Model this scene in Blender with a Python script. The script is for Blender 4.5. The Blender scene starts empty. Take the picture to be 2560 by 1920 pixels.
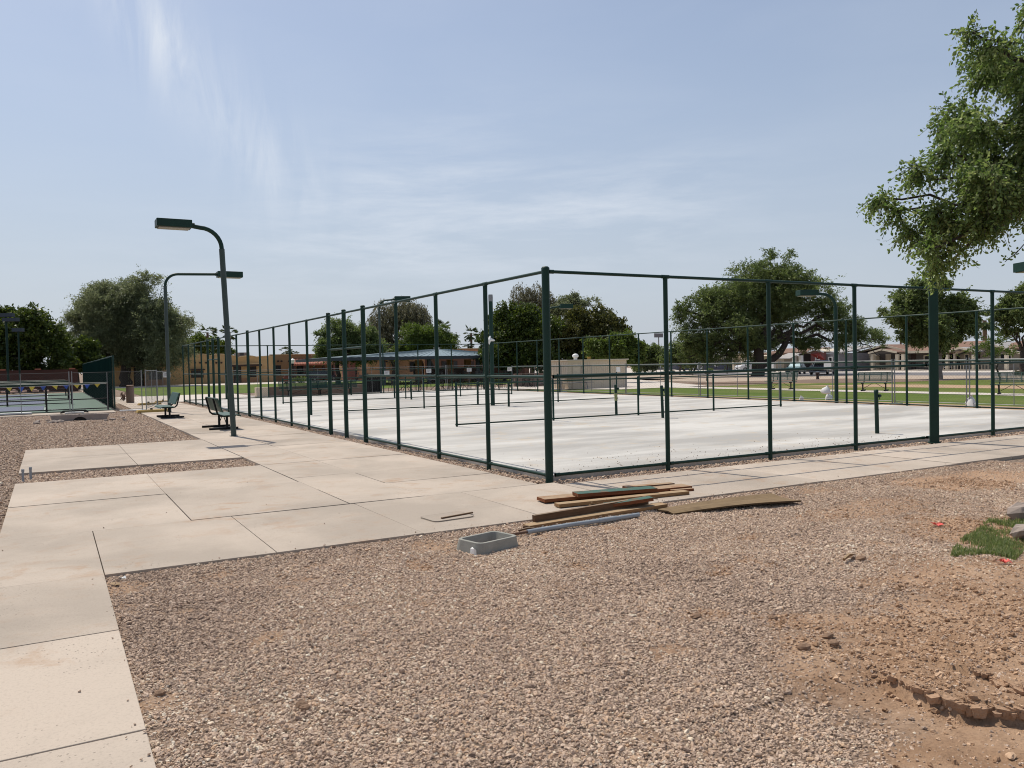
import bpy, math, random
import numpy as np
from mathutils import Vector, Matrix
random.seed(7)
S = bpy.context.scene
COL = S.collection
R = math.radians
# ------------------------------------------------------------------ camera
# court frame: corner fence post at the origin, +Y along the path-side fence run, +X along the front run
FPX, YAW, PITCH, ROLL = 2041.9, 0.515, -0.025, -0.0207
CAM = np.array([-6.2095, -9.9364, 1.6844])
_f = np.array([math.sin(YAW)*math.cos(PITCH), math.cos(YAW)*math.cos(PITCH), math.sin(PITCH)])
_r = np.array([math.cos(YAW), -math.sin(YAW), 0.0]); _u = np.cross(_r, _f)
RT = math.cos(ROLL)*_r + math.sin(ROLL)*_u
UP = -math.sin(ROLL)*_r + math.cos(ROLL)*_u
FW = _f
cd = bpy.data.cameras.new('camera'); cam = bpy.data.objects.new('camera', cd); COL.objects.link(cam)
M = Matrix.Identity(4)
for i in range(3):
    M[i][0], M[i][1], M[i][2], M[i][3] = RT[i], UP[i], -FW[i], CAM[i]
cam.matrix_world = M
cd.sensor_fit = 'HORIZONTAL'; cd.sensor_width = 36.0; cd.lens = 36.0*FPX/2560
cd.clip_start = 0.05; cd.clip_end = 4000
S.camera = cam
# ------------------------------------------------------------------ light
SUN_EL, SUN_AZ = R(60.5), math.atan2(-0.2, 1.0)          # azimuth measured from +Y towards +X
SKY_STRENGTH = 0.115
CLOUD = 0.75
sl = bpy.data.lights.new('sun', 'SUN'); sun = bpy.data.objects.new('sun', sl); COL.objects.link(sun)
sl.energy = 3.9; sl.angle = R(0.55); sl.color = (1.0, 0.93, 0.82)
sdir = Vector((math.sin(SUN_AZ)*math.cos(SUN_EL), math.cos(SUN_AZ)*math.cos(SUN_EL), math.sin(SUN_EL)))
sun.rotation_euler = sdir.to_track_quat('Z', 'Y').to_euler(); sun.location = (0, 0, 60)
S.view_settings.view_transform = 'Standard'; S.view_settings.look = 'None'
S.view_settings.gamma = 1; S.view_settings.use_curve_mapping = False
S.view_settings.exposure = 0.08
S.render.engine = 'CYCLES'; S.cycles.filter_width = 1.05
W = bpy.data.worlds.new('World'); S.world = W; W.use_nodes = True

class NT:
    """tiny helper for node trees"""
    def __init__(s, tree): s.t = tree; s.n = tree.nodes; s.l = tree.links
    def add(s, typ, **kw):
        nd = s.n.new(typ)
        for k, v in kw.items(): setattr(nd, k, v)
        return nd
    def link(s, a, b): s.l.new(a, b)
    def put(s, sock, v):
        if hasattr(v, 'is_output'): s.l.new(v, sock)
        else: sock.default_value = v
    def math(s, op, a, b=None, c=None, clamp=False):
        nd = s.n.new('ShaderNodeMath'); nd.operation = op; nd.use_clamp = clamp
        s.put(nd.inputs[0], a)
        if b is not None: s.put(nd.inputs[1], b)
        if c is not None: s.put(nd.inputs[2], c)
        return nd.outputs[0]
    def noise(s, vec, scale, detail=5, rough=.55, dist=0, out='Fac'):
        nd = s.n.new('ShaderNodeTexNoise'); nd.inputs['Scale'].default_value = scale
        nd.inputs['Detail'].default_value = detail; nd.inputs['Roughness'].default_value = rough
        nd.inputs['Distortion'].default_value = dist
        if vec is not None: s.l.new(vec, nd.inputs['Vector'])
        return nd.outputs[out]
    def ramp(s, fac, stops, interp='LINEAR'):
        nd = s.n.new('ShaderNodeValToRGB'); e = nd.color_ramp.elements; nd.color_ramp.interpolation = interp
        while len(e) < len(stops): e.new(0.5)
        for i, (p, c) in enumerate(stops):
            e[i].position = p
            e[i].color = (c, c, c, 1) if isinstance(c, (int, float)) else (*c, 1)
        s.l.new(fac, nd.inputs[0]); return nd.outputs[0]
    def mix(s, fac, a, b, mode='MIX'):
        nd = s.n.new('ShaderNodeMix'); nd.data_type = 'RGBA'; nd.blend_type = mode
        s.put(nd.inputs[0], fac)
        for k, v in ((6, a), (7, b)):
            if hasattr(v, 'is_output'): s.l.new(v, nd.inputs[k])
            else: nd.inputs[k].default_value = (*v, 1)
        return nd.outputs[2]
    def mapping(s, vec, scale=(1, 1, 1), rot=(0, 0, 0)):
        nd = s.n.new('ShaderNodeMapping'); nd.inputs['Scale'].default_value = scale
        nd.inputs['Rotation'].default_value = rot; s.l.new(vec, nd.inputs['Vector']); return nd.outputs[0]

def build_world():
    k = NT(W.node_tree); k.n.clear()
    out = k.add('ShaderNodeOutputWorld'); bg = k.add('ShaderNodeBackground')
    sky = k.add('ShaderNodeTexSky', sky_type='NISHITA', sun_disc=False)
    sky.sun_elevation = SUN_EL; sky.sun_rotation = SUN_AZ
    sky.altitude = 350; sky.air_density = 1.0; sky.dust_density = 2.0; sky.ozone_density = 1.6
    tc = k.add('ShaderNodeTexCoord').outputs['Generated']
    sp = k.add('ShaderNodeSeparateXYZ'); k.link(tc, sp.inputs[0])
    az = k.math('SUBTRACT', k.math('ARCTAN2', sp.outputs[0], sp.outputs[1]), YAW)
    el = k.math('ARCSINE', sp.outputs[2])
    def coord(rot, sx, sy):
        cb = k.add('ShaderNodeCombineXYZ'); k.link(az, cb.inputs[0]); k.link(el, cb.inputs[1])
        return k.mapping(cb.outputs[0], (sx, sy, 1), (0, 0, rot))
    def gauss(expr, w):
        q = k.math('DIVIDE', expr, w); return k.math('POWER', 2.718, k.math('MULTIPLY', k.math('MULTIPLY', q, q), -1.0))
    def lin(a, b, c):   # a*az+b*el+c
        return k.math('ADD', k.math('MULTIPLY_ADD', az, a, c), k.math('MULTIPLY', el, b))
    def streak(a0, e0, a1, e1, w):
        L = math.hypot(a1-a0, e1-e0); dx, dy = (a1-a0)/L, (e1-e0)/L
        across = lin(-dy, dx, dy*a0-dx*e0); along = lin(dx, dy, -dx*(a0+a1)/2-dy*(e0+e1)/2)
        return k.math('MULTIPLY', gauss(across, w), gauss(along, L*0.55))
    n1 = k.noise(coord(R(42), 26, 5), 1.0, 7, .62, .6)       # fibres running down to the right
    n2 = k.noise(coord(R(-30), 5, 30), 1.0, 8, .64, .25)       # wisps fanning up to the right
    n3 = k.noise(coord(0, 3, 9), 1.0, 5, .5, .3)
    m1 = k.math('ADD', streak(-.46, .44, -.34, .29, .035), k.math('MULTIPLY', streak(-.34, .31, -.24, .19, .05), .6))
    m2 = k.math('ADD', streak(-.26, .16, .02, .24, .075), streak(-.02, .16, .26, .205, .05))
    m2 = k.math('ADD', m2, k.math('MULTIPLY', streak(-.5, .13, .3, .14, .06), .5))
    c1 = k.math('MULTIPLY', m1, k.ramp(n1, [(.40, 0), (.70, 1)]))
    c2 = k.math('MULTIPLY', m2, k.ramp(n2, [(.42, 0), (.76, 1)]))
    c3 = k.math('MULTIPLY', k.ramp(n3, [(.45, 0), (.8, 1)]), .22)
    hz = k.math('MULTIPLY_ADD', gauss(k.math('MAXIMUM', el, 0.0), .25), .58, .27)     # milky summer haze above the horizon, all round
    fac = k.math('ADD', k.math('MULTIPLY', k.math('ADD', c1, k.math('MULTIPLY', c2, .72)), CLOUD), k.math('MULTIPLY', c3, .5), clamp=True)
    skyc = k.mix(hz, sky.outputs[0], (4.35, 4.8, 5.5))
    skyc = k.mix(fac, skyc, (6.3, 6.7, 7.3))
    k.link(skyc, bg.inputs[0]); bg.inputs[1].default_value = SKY_STRENGTH
    k.link(bg.outputs[0], out.inputs[0])
build_world()

# ------------------------------------------------------------------ placing helpers (camera survey of the ground)
def ray(px, py): return FW + (px-1280)/FPX*RT - (py-960)/FPX*UP
def at(px, py, z=0.0):
    d = ray(px, py); t = (z-CAM[2])/d[2]; return Vector(CAM+t*d)
def onX(px, py, X): d = ray(px, py); return Vector(CAM+(X-CAM[0])/d[0]*d)
def onY(px, py, Y): d = ray(px, py); return Vector(CAM+(Y-CAM[1])/d[1]*d)
def atD(px, py, D): return Vector(CAM+D*ray(px, py))
def depth(P): return float((np.array(P)-CAM)@FW)
def ztop(P, px, py):
    n = np.array([FW[0], FW[1], 0]); d = ray(px, py); t = ((np.array(P)-CAM)@n)/(d@n); return float(CAM[2]+t*d[2])

# ------------------------------------------------------------------ materials
MATS = {}
def principled(name, rough=.8, metal=0.0, spec=None):
    m = bpy.data.materials.new(name); m.use_nodes = True; k = NT(m.node_tree)
    b = k.n['Principled BSDF']; b.inputs['Roughness'].default_value = rough; b.inputs['Metallic'].default_value = metal
    if spec is not None: b.inputs['Specular IOR Level'].default_value = spec
    MATS[name] = m; return m, k, b
def bump(k, b, h, dist, strength=1.0):
    nd = k.add('ShaderNodeBump'); nd.inputs['Distance'].default_value = dist; nd.inputs['Strength'].default_value = strength
    k.link(h, nd.inputs['Height']); k.link(nd.outputs[0], b.inputs['Normal'])
def plain(name, c0, c1=None, rough=.7, scale=6, metal=0, bdist=0, bscale=60, stretch=(1, 1, 1), spec=None):
    m, k, b = principled(name, rough, metal, spec)
    oc = k.add('ShaderNodeTexCoord').outputs['Object']
    v = k.mapping(oc, stretch)
    c1 = c1 or tuple(x*.75 for x in c0)
    n = k.noise(v, scale, 6, .6)
    k.link(k.ramp(n, [(.3, c1), (.68, c0)]), b.inputs['Base Color'])
    k.link(k.math('MULTIPLY_ADD', n, .25, rough-.12), b.inputs['Roughness'])
    if bdist: bump(k, b, k.noise(v, bscale, 4), bdist)
    return m
GREEN = plain('green_paint', (.006, .036, .024), (.004, .026, .018), .5, 3, spec=.3)
DGREEN = plain('dark_green_paint', (.008, .035, .022), (.006, .022, .016), .55, 4, spec=.3)
POLE = plain('weathered_green_pole', (.045, .065, .062), (.02, .045, .036), .5, 2.2, stretch=(1, 1, .6))
BENCHG = plain('bench_green', (.02, .072, .05), (.015, .055, .038), .5, 5)
BLACK = plain('black_metal', (.010, .011, .011), (.016, .017, .016), .6, 6, spec=.2)
GALV = plain('galvanised', (.27, .28, .28), (.2, .205, .21), .5, 8, metal=.4)
WIRE = plain('dull_wire', (.12, .125, .125), (.09, .095, .095), .8, 8)
WHITE = plain('white_paint', (.8, .8, .78), (.7, .7, .68), .6)
PAPER = plain('white_sheet', (.74, .74, .72), (.66, .66, .64), .8)
LENS = plain('lamp_lens', (.22, .21, .16), (.17, .16, .13), .3)
PVC = plain('grey_pipe', (.28, .315, .345), (.22, .245, .27), .45, 4)
RUST = plain('rusty_steel', (.16, .085, .05), (.09, .05, .035), .8, 14)
VBOX = plain('grey_concrete_box', (.29, .285, .25), (.235, .23, .20), .85, 9, bdist=.002, bscale=90)
STONE = plain('tan_stone', (.33, .27, .23), (.22, .18, .155), .9, 4, bdist=.01, bscale=14)
TAN = plain('tan_stucco', (.56, .37, .18), (.49, .32, .155), .9, 1.2, bdist=.01, bscale=8)
TANTRIM = plain('pale_stucco_cap', (.56, .42, .24), (.5, .36, .2), .9, 2)
ORANGE = plain('orange_stucco', (.52, .27, .14), (.45, .23, .115), .9, 1.0)
REDW = plain('red_brick_wall', (.075, .028, .019), (.05, .02, .014), .9, 3)  # brick red lowered so the colour carries the tree shade
TILE = plain('clay_tile', (.36, .13, .08), (.27, .09, .055), .8, 2.5)
GLASS = plain('dark_glass', (.012, .015, .018), (.02, .024, .028), .12)
DWOOD = plain('dark_wood', (.045, .022, .016), (.03, .016, .012), .7, 4)
BLUEROOF = plain('blue_metal_roof', (.165, .225, .25), (.145, .2, .225), .45, .6)
FASCIA = plain('dark_blue_fascia', (.035, .045, .06), (.028, .035, .05), .6)
LOWWALL = plain('brown_block_wall', (.22, .155, .12), (.18, .125, .095), .9, 5)
BEIGE = plain('beige_panel', (.70, .58, .43), (.63, .52, .39), .7, 1)
SHRUB = None
ASPHALT = plain('asphalt', (.16, .15, .155), (.13, .125, .13), .9, 2)
ROADPALE = plain('pale_concrete', (.55, .49, .43), (.48, .43, .37), .9, 1.5)
DIRT = plain('tan_dirt', (.42, .28, .17), (.34, .22, .135), .95, .8, bdist=.03, bscale=5)
GRAVELFAR = plain('tan_gravel_bed', (.44, .35, .27), (.33, .26, .2), .95, 9, bdist=.03, bscale=12)
SHADEDIRT = plain('shaded_dirt', (.2, .13, .09), (.15, .1, .07), .95, 1.5)  # darker copy of the tan dirt, shade put into the colour
BROWNROOF = plain('brown_shingles', (.22, .125, .085), (.17, .095, .065), .9, 1.5)
GREYROOF = plain('grey_roof', (.36, .34, .33), (.3, .28, .27), .85, 1.0)
TAUPE = plain('taupe_siding', (.105, .092, .08), (.085, .075, .066), .85)
SIDTAN = plain('tan_siding', (.33, .28, .21), (.28, .24, .18), .85)
SIDBLUE = plain('slate_blue_siding', (.055, .062, .1), (.045, .05, .08), .85)
SIDRED = plain('rose_siding', (.22, .09, .085), (.18, .075, .07), .85)
SIDGREY = plain('grey_siding', (.2, .19, .2), (.16, .155, .165), .85)
CREAM = plain('cream_trim', (.62, .54, .42), (.55, .48, .37), .8)
CARBLUE = plain('teal_car_paint', (.035, .09, .10), (.03, .08, .09), .2, 1, spec=.6)
CARNAVY = plain('navy_car_paint', (.012, .016, .035), (.01, .014, .03), .2, 1, spec=.6)
CARWHITE = plain('white_car_paint', (.65, .65, .65), (.6, .6, .6), .25, 1)
TYRE = plain('tyre_rubber', (.012, .012, .012), (.018, .018, .018), .9)
SHADE_SCREEN = plain('silver_sunshade', (.55, .72, .76), (.45, .62, .68), .3)
CORAL = plain('coral_fabric', (.72, .13, .10), (.62, .11, .085), .8, 2)
PINK = plain('pink_ribbon', (.85, .16, .13), (.75, .12, .1), .7, 8)
YEL = plain('yellow_pennant', (.62, .52, .07), (.55, .45, .06), .7, 3)
BLU = plain('blue_pennant', (.03, .09, .42), (.025, .075, .35), .7, 3)
YFOOT = plain('mustard_block', (.34, .23, .06), (.28, .18, .05), .85, 5)
HYD = plain('red_hydrant', (.26, .05, .03), (.2, .04, .03), .6)
TRUNKM = plain('bark', (.06, .045, .035), (.035, .027, .022), .95, 8, bdist=.02, bscale=20)
TRUNKPALE = plain('pale_bark', (.24, .2, .165), (.17, .14, .12), .95, 6, bdist=.01, bscale=20)
PALMTR = plain('palm_bark', (.15, .095, .065), (.1, .065, .045), .95, 6, stretch=(1, 1, 5))
COURTGREEN = plain('green_court_paint', (.075, .13, .095), (.065, .115, .085), .8, 1.5)
COURTBLUE = plain('blue_court_paint', (.085, .105, .165), (.075, .09, .145), .8, 1.5)
LINEW = plain('white_line_paint', (.72, .74, .74), (.65, .67, .67), .8)
GREENTAP = plain('green_tape', (.4, .36, .16), (.12, .2, .08), .7, 20)

def windscreen():
    m, k, b = principled('green_windscreen', 1.0, spec=0.0)
    oc = k.add('ShaderNodeTexCoord').outputs['Object']
    n = k.noise(k.mapping(oc, (1, 1, .35)), 1.3, 6, .6)
    k.link(k.ramp(n, [(.3, (.004, .012, .011)), (.7, (.008, .022, .019))]), b.inputs['Base Color'])
    return m
SCREEN = windscreen()

def concrete(name, base, dark, stain, stain_amt, pit, blot=.5, streak=(1, 1, 1)):
    m, k, b = principled(name, .85, spec=.25)
    oc = k.add('ShaderNodeNewGeometry').outputs['Position']
    oi = k.add('ShaderNodeObjectInfo')
    n1 = k.noise(k.mapping(oc, streak), blot, 6, .6, .4)
    n2 = k.noise(oc, 55, 3, .6)
    n3 = k.noise(oc, 2.4, 8, .7, .3)
    n5 = k.noise(oc, .55, 3, .5)
    c = k.ramp(n1, [(.40, dark), (.60, base)])
    c = k.mix(k.math('MULTIPLY', k.ramp(n2, [(.25, 1), (.5, 0)]), .28), c, tuple(x*.55 for x in dark))
    v = k.math('MULTIPLY_ADD', oi.outputs['Random'], .15, .91)
    c = k.mix(1.0, c, k.ramp(v, [(0, 0), (1, 1)]), 'MULTIPLY') if False else c
    hs = k.add('ShaderNodeHueSaturation'); k.link(c, hs.inputs['Color']); k.link(v, hs.inputs['Value']); c = hs.outputs[0]
    st = k.math('MULTIPLY', k.ramp(n3, [(.52, 0), (.68, 1)]), k.ramp(n5, [(.4, 0), (.62, stain_amt)]))
    c = k.mix(st, c, stain)
    vo = k.add('ShaderNodeTexVoronoi'); vo.inputs['Scale'].default_value = 30; vo.inputs['Randomness'].default_value = 1
    k.link(oc, vo.inputs['Vector'])
    pm = k.math('MULTIPLY', k.ramp(vo.outputs['Distance'], [(.10, 1), (.17, 0)]), k.ramp(k.noise(oc, 1.1, 4, .6), [(.45, 0), (.62, pit)]))
    c = k.mix(pm, c, tuple(x*.42 for x in dark))
    k.link(c, b.inputs['Base Color'])
    h = k.math('SUBTRACT', k.math('MULTIPLY', k.noise(oc, 120, 4, .7), .35), pm)
    bump(k, b, h, .004)
    return m
SLAB = concrete('path_concrete', (.46, .388, .318), (.36, .305, .25), (.33, .19, .10), .6, .85)
COURTC = concrete('court_concrete', (.60, .58, .54), (.39, .375, .35), (.46, .37, .26), .9, .3, .34, (.5, 1.7, 1))
JOINT = plain('joint_filler', (.16, .13, .10), (.1, .08, .06), .95, 20)

def ground_mat():
    m, k, b = principled('gravel_ground', .95, spec=.15)
    P = k.add('ShaderNodeNewGeometry').outputs['Position']
    at_ = k.add('ShaderNodeAttribute', attribute_name='soil')
    vo = k.add('ShaderNodeTexVoronoi'); vo.inputs['Scale'].default_value = 34; k.link(P, vo.inputs['Vector'])
    sepc = k.add('ShaderNodeSeparateColor'); k.link(vo.outputs['Color'], sepc.inputs[0])
    gcol = k.ramp(sepc.outputs[0], [(0, (.11, .08, .06)), (.35, (.20, .15, .115)), (.7, (.30, .225, .17)), (1, (.42, .33, .26))])
    big = k.noise(P, .7, 5, .6)
    gcol = k.mix(k.math('MULTIPLY', k.ramp(big, [(.42, 0), (.75, 1)]), .35), gcol, (.30, .19, .13))
    n = k.noise(P, 2.2, 8, .65)
    soil = k.ramp(n, [(.28, (.30, .18, .105)), (.5, (.43, .275, .172)), (.75, (.55, .375, .25))])
    soil = k.mix(k.math('MULTIPLY', k.ramp(k.noise(P, 45, 4, .7), [(.35, 1), (.5, 0)]), .35), soil, (.2, .11, .065))
    c = k.mix(at_.outputs['Fac'], gcol, soil)
    k.link(c, b.inputs['Base Color'])
    h1 = k.math('MULTIPLY', k.ramp(vo.outputs['Distance'], [(0, 1), (.6, 0)]), k.math('SUBTRACT', 1.0, at_.outputs['Fac']))
    h = k.math('ADD', h1, k.math('MULTIPLY', k.noise(P, 26, 8, .75), 1.3))
    bump(k, b, h, .02)
    return m
GROUND = ground_mat()

def pebble_mat():
    m, k, b = principled('crushed_stone', .9, spec=.2)
    a = k.add('ShaderNodeAttribute', attribute_name='tone', attribute_type='INSTANCER')
    c = k.ramp(a.outputs['Fac'], [(0, (.17, .125, .095)), (.16, (.31, .232, .175)), (.38, (.465, .35, .262)), (.6, (.58, .452, .35)),
                                  (.8, (.49, .33, .21)), (.9, (.70, .595, .45)), (1, (.79, .70, .56))])
    oc = k.add('ShaderNodeTexCoord').outputs['Object']
    n = k.noise(oc, 2.5, 4)
    c = k.mix(k.math('MULTIPLY', n, .35), c, (.40, .275, .205))
    earth = k.ramp(k.math('SUBTRACT', a.outputs['Fac'], 2.0), [(0, (.24, .145, .085)), (.5, (.41, .26, .16)), (1, (.54, .375, .25))])
    c = k.mix(k.math('GREATER_THAN', a.outputs['Fac'], 1.5), c, earth)
    k.link(c, b.inputs['Base Color'])
    return m
PEBBLE = pebble_mat()

def lawn_mat(name, a, b_, bare, amt):
    m, k, b = principled(name, .95, spec=.1)
    P = k.add('ShaderNodeNewGeometry').outputs['Position']
    n = k.noise(P, .35, 6, .65); f = k.noise(P, 14, 5, .7)
    c = k.ramp(n, [(.3, a), (.7, b_)])
    c = k.mix(k.math('MULTIPLY', f, .5), c, tuple(x*.55 for x in a))
    c = k.mix(k.math('MULTIPLY', k.ramp(k.noise(k.mapping(P, (1, .5, 1)), .22, 6, .7), [(.5, 0), (.68, 1)]), amt), c, bare)
    k.link(c, b.inputs['Base Color']); bump(k, b, f, .04)
    return m
LAWN = lawn_mat('lawn_grass', (.085, .135, .022), (.14, .185, .045), (.3, .22, .12), .25)
LAWN2 = lawn_mat('patchy_lawn_grass', (.10, .145, .025), (.17, .185, .055), (.36, .25, .145), .8)

def leaf_mat(name, dark, mid, light, trans=.35, rough=.55):
    m, k, b = principled(name, rough, spec=.35)
    a = k.add('ShaderNodeAttribute', attribute_name='tint')
    c = k.ramp(a.outputs['Fac'], [(0, dark), (.5, mid), (1, light)])
    k.link(c, b.inputs['Base Color'])
    tr = k.add('ShaderNodeBsdfTranslucent'); mx = k.add('ShaderNodeMixShader'); mx.inputs[0].default_value = trans
    hs = k.add('ShaderNodeHueSaturation'); hs.inputs['Saturation'].default_value = 1.15; hs.inputs['Value'].default_value = 1.2
    k.link(c, hs.inputs['Color']); k.link(hs.outputs[0], tr.inputs[0])
    k.link(b.outputs[0], mx.inputs[1]); k.link(tr.outputs[0], mx.inputs[2])
    k.link(mx.outputs[0], k.n['Material Output'].inputs[0])
    return m
LEAF_NEAR = leaf_mat('fresh_leaf', (.08, .13, .038), (.18, .25, .08), (.33, .38, .165), .48, .4)
LEAF_GREY = leaf_mat('grey_green_leaf', (.10, .118, .06), (.175, .20, .108), (.28, .295, .175), .5)
LEAF_MESQ = leaf_mat('feathery_leaf', (.07, .10, .034), (.135, .175, .062), (.23, .265, .115), .5)
LEAF_DARK = leaf_mat('glossy_dark_leaf', (.024, .042, .010), (.07, .10, .022), (.19, .23, .05), .3, .45)
LEAF_OLIVE = leaf_mat('olive_leaf', (.03, .036, .011), (.082, .088, .026), (.2, .195, .06), .3, .45)
LEAF_BRIGHT = leaf_mat('bright_leaf', (.06, .095, .018), (.11, .155, .034), (.2, .25, .07), .4)
LEAF_WILLOW = leaf_mat('dry_olive_leaf', (.085, .082, .046), (.145, .14, .085), (.22, .21, .14), .4)
LEAF_PALM = leaf_mat('palm_leaf', (.03, .05, .016), (.05, .075, .025), (.08, .11, .045), .2)
GRASSB = leaf_mat('grass_blade', (.10, .145, .045), (.165, .215, .075), (.34, .33, .16), .45)

# ------------------------------------------------------------------ mesh builder
class MB:
    def __init__(s): s.v = []; s.f = []
    def quad(s, a, b, c, d): i = len(s.v); s.v += [tuple(a), tuple(b), tuple(c), tuple(d)]; s.f.append((i, i+1, i+2, i+3)); return s
    def poly(s, pts): i = len(s.v); s.v += [tuple(p) for p in pts]; s.f.append(tuple(range(i, i+len(pts)))); return s
    def hexa(s, p):
        i = len(s.v); s.v += [tuple(q) for q in p]
        s.f += [tuple(i+j for j in q) for q in ((3, 2, 1, 0), (4, 5, 6, 7), (0, 1, 5, 4), (1, 2, 6, 5), (2, 3, 7, 6), (3, 0, 4, 7))]; return s
    def box(s, x0, x1, y0, y1, z0, z1):
        return s.hexa([(x0, y0, z0), (x1, y0, z0), (x1, y1, z0), (x0, y1, z0), (x0, y0, z1), (x1, y0, z1), (x1, y1, z1), (x0, y1, z1)])
    def obox(s, p, q, w, h, zup=(0, 0, 1), taper=1.0):
        """bar from p to q (bottom centre line), width w, height h"""
        p, q = Vector(p), Vector(q); d = (q-p).normalized(); u = Vector(zup); sd = d.cross(u).normalized(); u = sd.cross(d)
        a = sd*(w/2)
        return s.hexa([p-a, p+a, q+a*taper, q-a*taper, p-a+u*h, p+a+u*h, q+a*taper+u*h, q-a*taper+u*h])
    def tube(s, pts, r, n=8, cap=True):
        pts = [Vector(p) for p in pts]; rs = r if isinstance(r, (list, tuple)) else [r]*len(pts)
        base = len(s.v); prev = None
        for i, p in enumerate(pts):
            d = (pts[min(i+1, len(pts)-1)]-pts[max(i-1, 0)]).normalized()
            if prev is None:
                prev = d.orthogonal().normalized()
            a = (prev-d*prev.dot(d))
            a = a.normalized() if a.length > 1e-6 else d.orthogonal().normalized()
            prev = a; b = d.cross(a)
            for j in range(n):
                t = 2*math.pi*(j+.5)/n; s.v.append(tuple(p+(a*math.cos(t)+b*math.sin(t))*rs[i]))
        for i in range(len(pts)-1):
            for j in range(n):
                s.f.append((base+i*n+j, base+i*n+(j+1) % n, base+(i+1)*n+(j+1) % n, base+(i+1)*n+j))
        if cap:
            s.f.append(tuple(base+j for j in reversed(range(n)))); s.f.append(tuple(base+(len(pts)-1)*n+j for j in range(n)))
        return s
    def prism(s, poly, axis, a, b):
        """extrude 2D poly; axis 'x','y','z' gives the extrusion axis"""
        def mk(u, v, w): return (w, u, v) if axis == 'x' else ((u, w, v) if axis == 'y' else (u, v, w))
        i = len(s.v); n = len(poly)
        s.v += [mk(u, v, a) for u, v in poly]+[mk(u, v, b) for u, v in poly]
        s.f.append(tuple(i+j for j in reversed(range(n)))); s.f.append(tuple(i+n+j for j in range(n)))
        for j in range(n): s.f.append((i+j, i+(j+1) % n, i+n+(j+1) % n, i+n+j))
        return s
    def lathe(s, prof, c=(0, 0, 0), n=12):
        i = len(s.v); c = Vector(c)
        for r, z in prof:
            for j in range(n):
                t = 2*math.pi*j/n; s.v.append((c.x+r*math.cos(t), c.y+r*math.sin(t), c.z+z))
        for a in range(len(prof)-1):
            for j in range(n): s.f.append((i+a*n+j, i+a*n+(j+1) % n, i+(a+1)*n+(j+1) % n, i+(a+1)*n+j))
        s.f.append(tuple(i+j for j in reversed(range(n)))); s.f.append(tuple(i+(len(prof)-1)*n+j for j in range(n)))
        return s
    def build(s, name, mat, parent=None, smooth=False, bevel=0, kind=None, recalc=True):
        me = bpy.data.meshes.new(name); me.from_pydata(s.v, [], s.f)
        if recalc:
            import bmesh
            bm = bmesh.new(); bm.from_mesh(me); bmesh.ops.recalc_face_normals(bm, faces=bm.faces); bm.to_mesh(me); bm.free()
        me.materials.append(mat)
        if smooth:
            me.polygons.foreach_set('use_smooth', [True]*len(me.polygons))
            me.set_sharp_from_angle(angle=R(50))
        o = bpy.data.objects.new(name, me); COL.objects.link(o)
        if parent is not None: o.parent = parent
        if bevel:
            md = o.modifiers.new('bevel', 'BEVEL'); md.width = bevel; md.segments = 2; md.limit_method = 'ANGLE'
        if kind: o['kind'] = kind
        return o
def tag(o, label, cat, group=None):
    o['label'] = label; o['category'] = cat
    if group: o['group'] = group
    return o
def thing(name, label, cat, loc=(0, 0, 0), rz=0, group=None):
    o = bpy.data.objects.new(name, None); COL.objects.link(o); o.location = loc; o.rotation_euler = (0, 0, rz)
    o.empty_display_size = .2
    return tag(o, label, cat, group)
def copy_tree(o, parent=None):
    c = o.copy(); COL.objects.link(c)
    if parent is not None: c.parent = parent
    for ch in [x for x in bpy.data.objects if x.parent == o]: copy_tree(ch, c)
    return c
def dup(o, loc, rz, label, scale=None):
    c = copy_tree(o); c.location = loc; c.rotation_euler = (0, 0, rz); c['label'] = label
    if scale: c.scale = scale
    return c
def part_copy(o, parent, loc=(0, 0, 0), rz=0, scale=(1, 1, 1)):
    c = o.copy(); COL.objects.link(c); c.parent = parent; c.location = loc; c.rotation_euler = (0, 0, rz); c.scale = scale; return c

# ================================================================== SETTING
PX0, PX1, PY0, PY1, RES = -7.2, 7.2, -10.2, -1.85, .03
# the washed-out ledge at lower right: polyline in plan
LEDGE = [at(2060, 1640, -.05).xy, at(2140, 1655, -.05).xy, at(2220, 1690, -.05).xy, at(2300, 1730, -.05).xy, at(2400, 1758, -.05).xy, at(2480, 1768, -.05).xy, at(2560, 1772, -.05).xy, at(2760, 1772, -.05).xy]
LEDGE = np.array([[p[0], p[1]] for p in LEDGE])
LEDGE2 = np.array([[*at(2430, 1680, -.05).xy], [*at(2490, 1692, -.05).xy], [*at(2530, 1715, -.05).xy], [*at(2600, 1735, -.05).xy]])
rngN = np.random.default_rng(3)
_grids = [rngN.random((64, 64)) for _ in range(6)]
def vnoise(x, y, sc, gi):
    g = _grids[gi]; u = x*sc+100; v = y*sc+100; i = np.floor(u).astype(int); j = np.floor(v).astype(int); fu = u-i; fv = v-j
    fu = fu*fu*(3-2*fu); fv = fv*fv*(3-2*fv); a = lambda p, q: g[p % 64, q % 64]
    return (a(i, j)*(1-fu)+a(i+1, j)*fu)*(1-fv)+(a(i, j+1)*(1-fu)+a(i+1, j+1)*fu)*fv
def fbm(x, y, sc, gi, o=4):
    t = 0; amp = .5
    for q in range(o): t = t+amp*vnoise(x, y, sc*2**q, (gi+q) % 6); amp *= .5
    return t/(1-.5**o)
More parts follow.
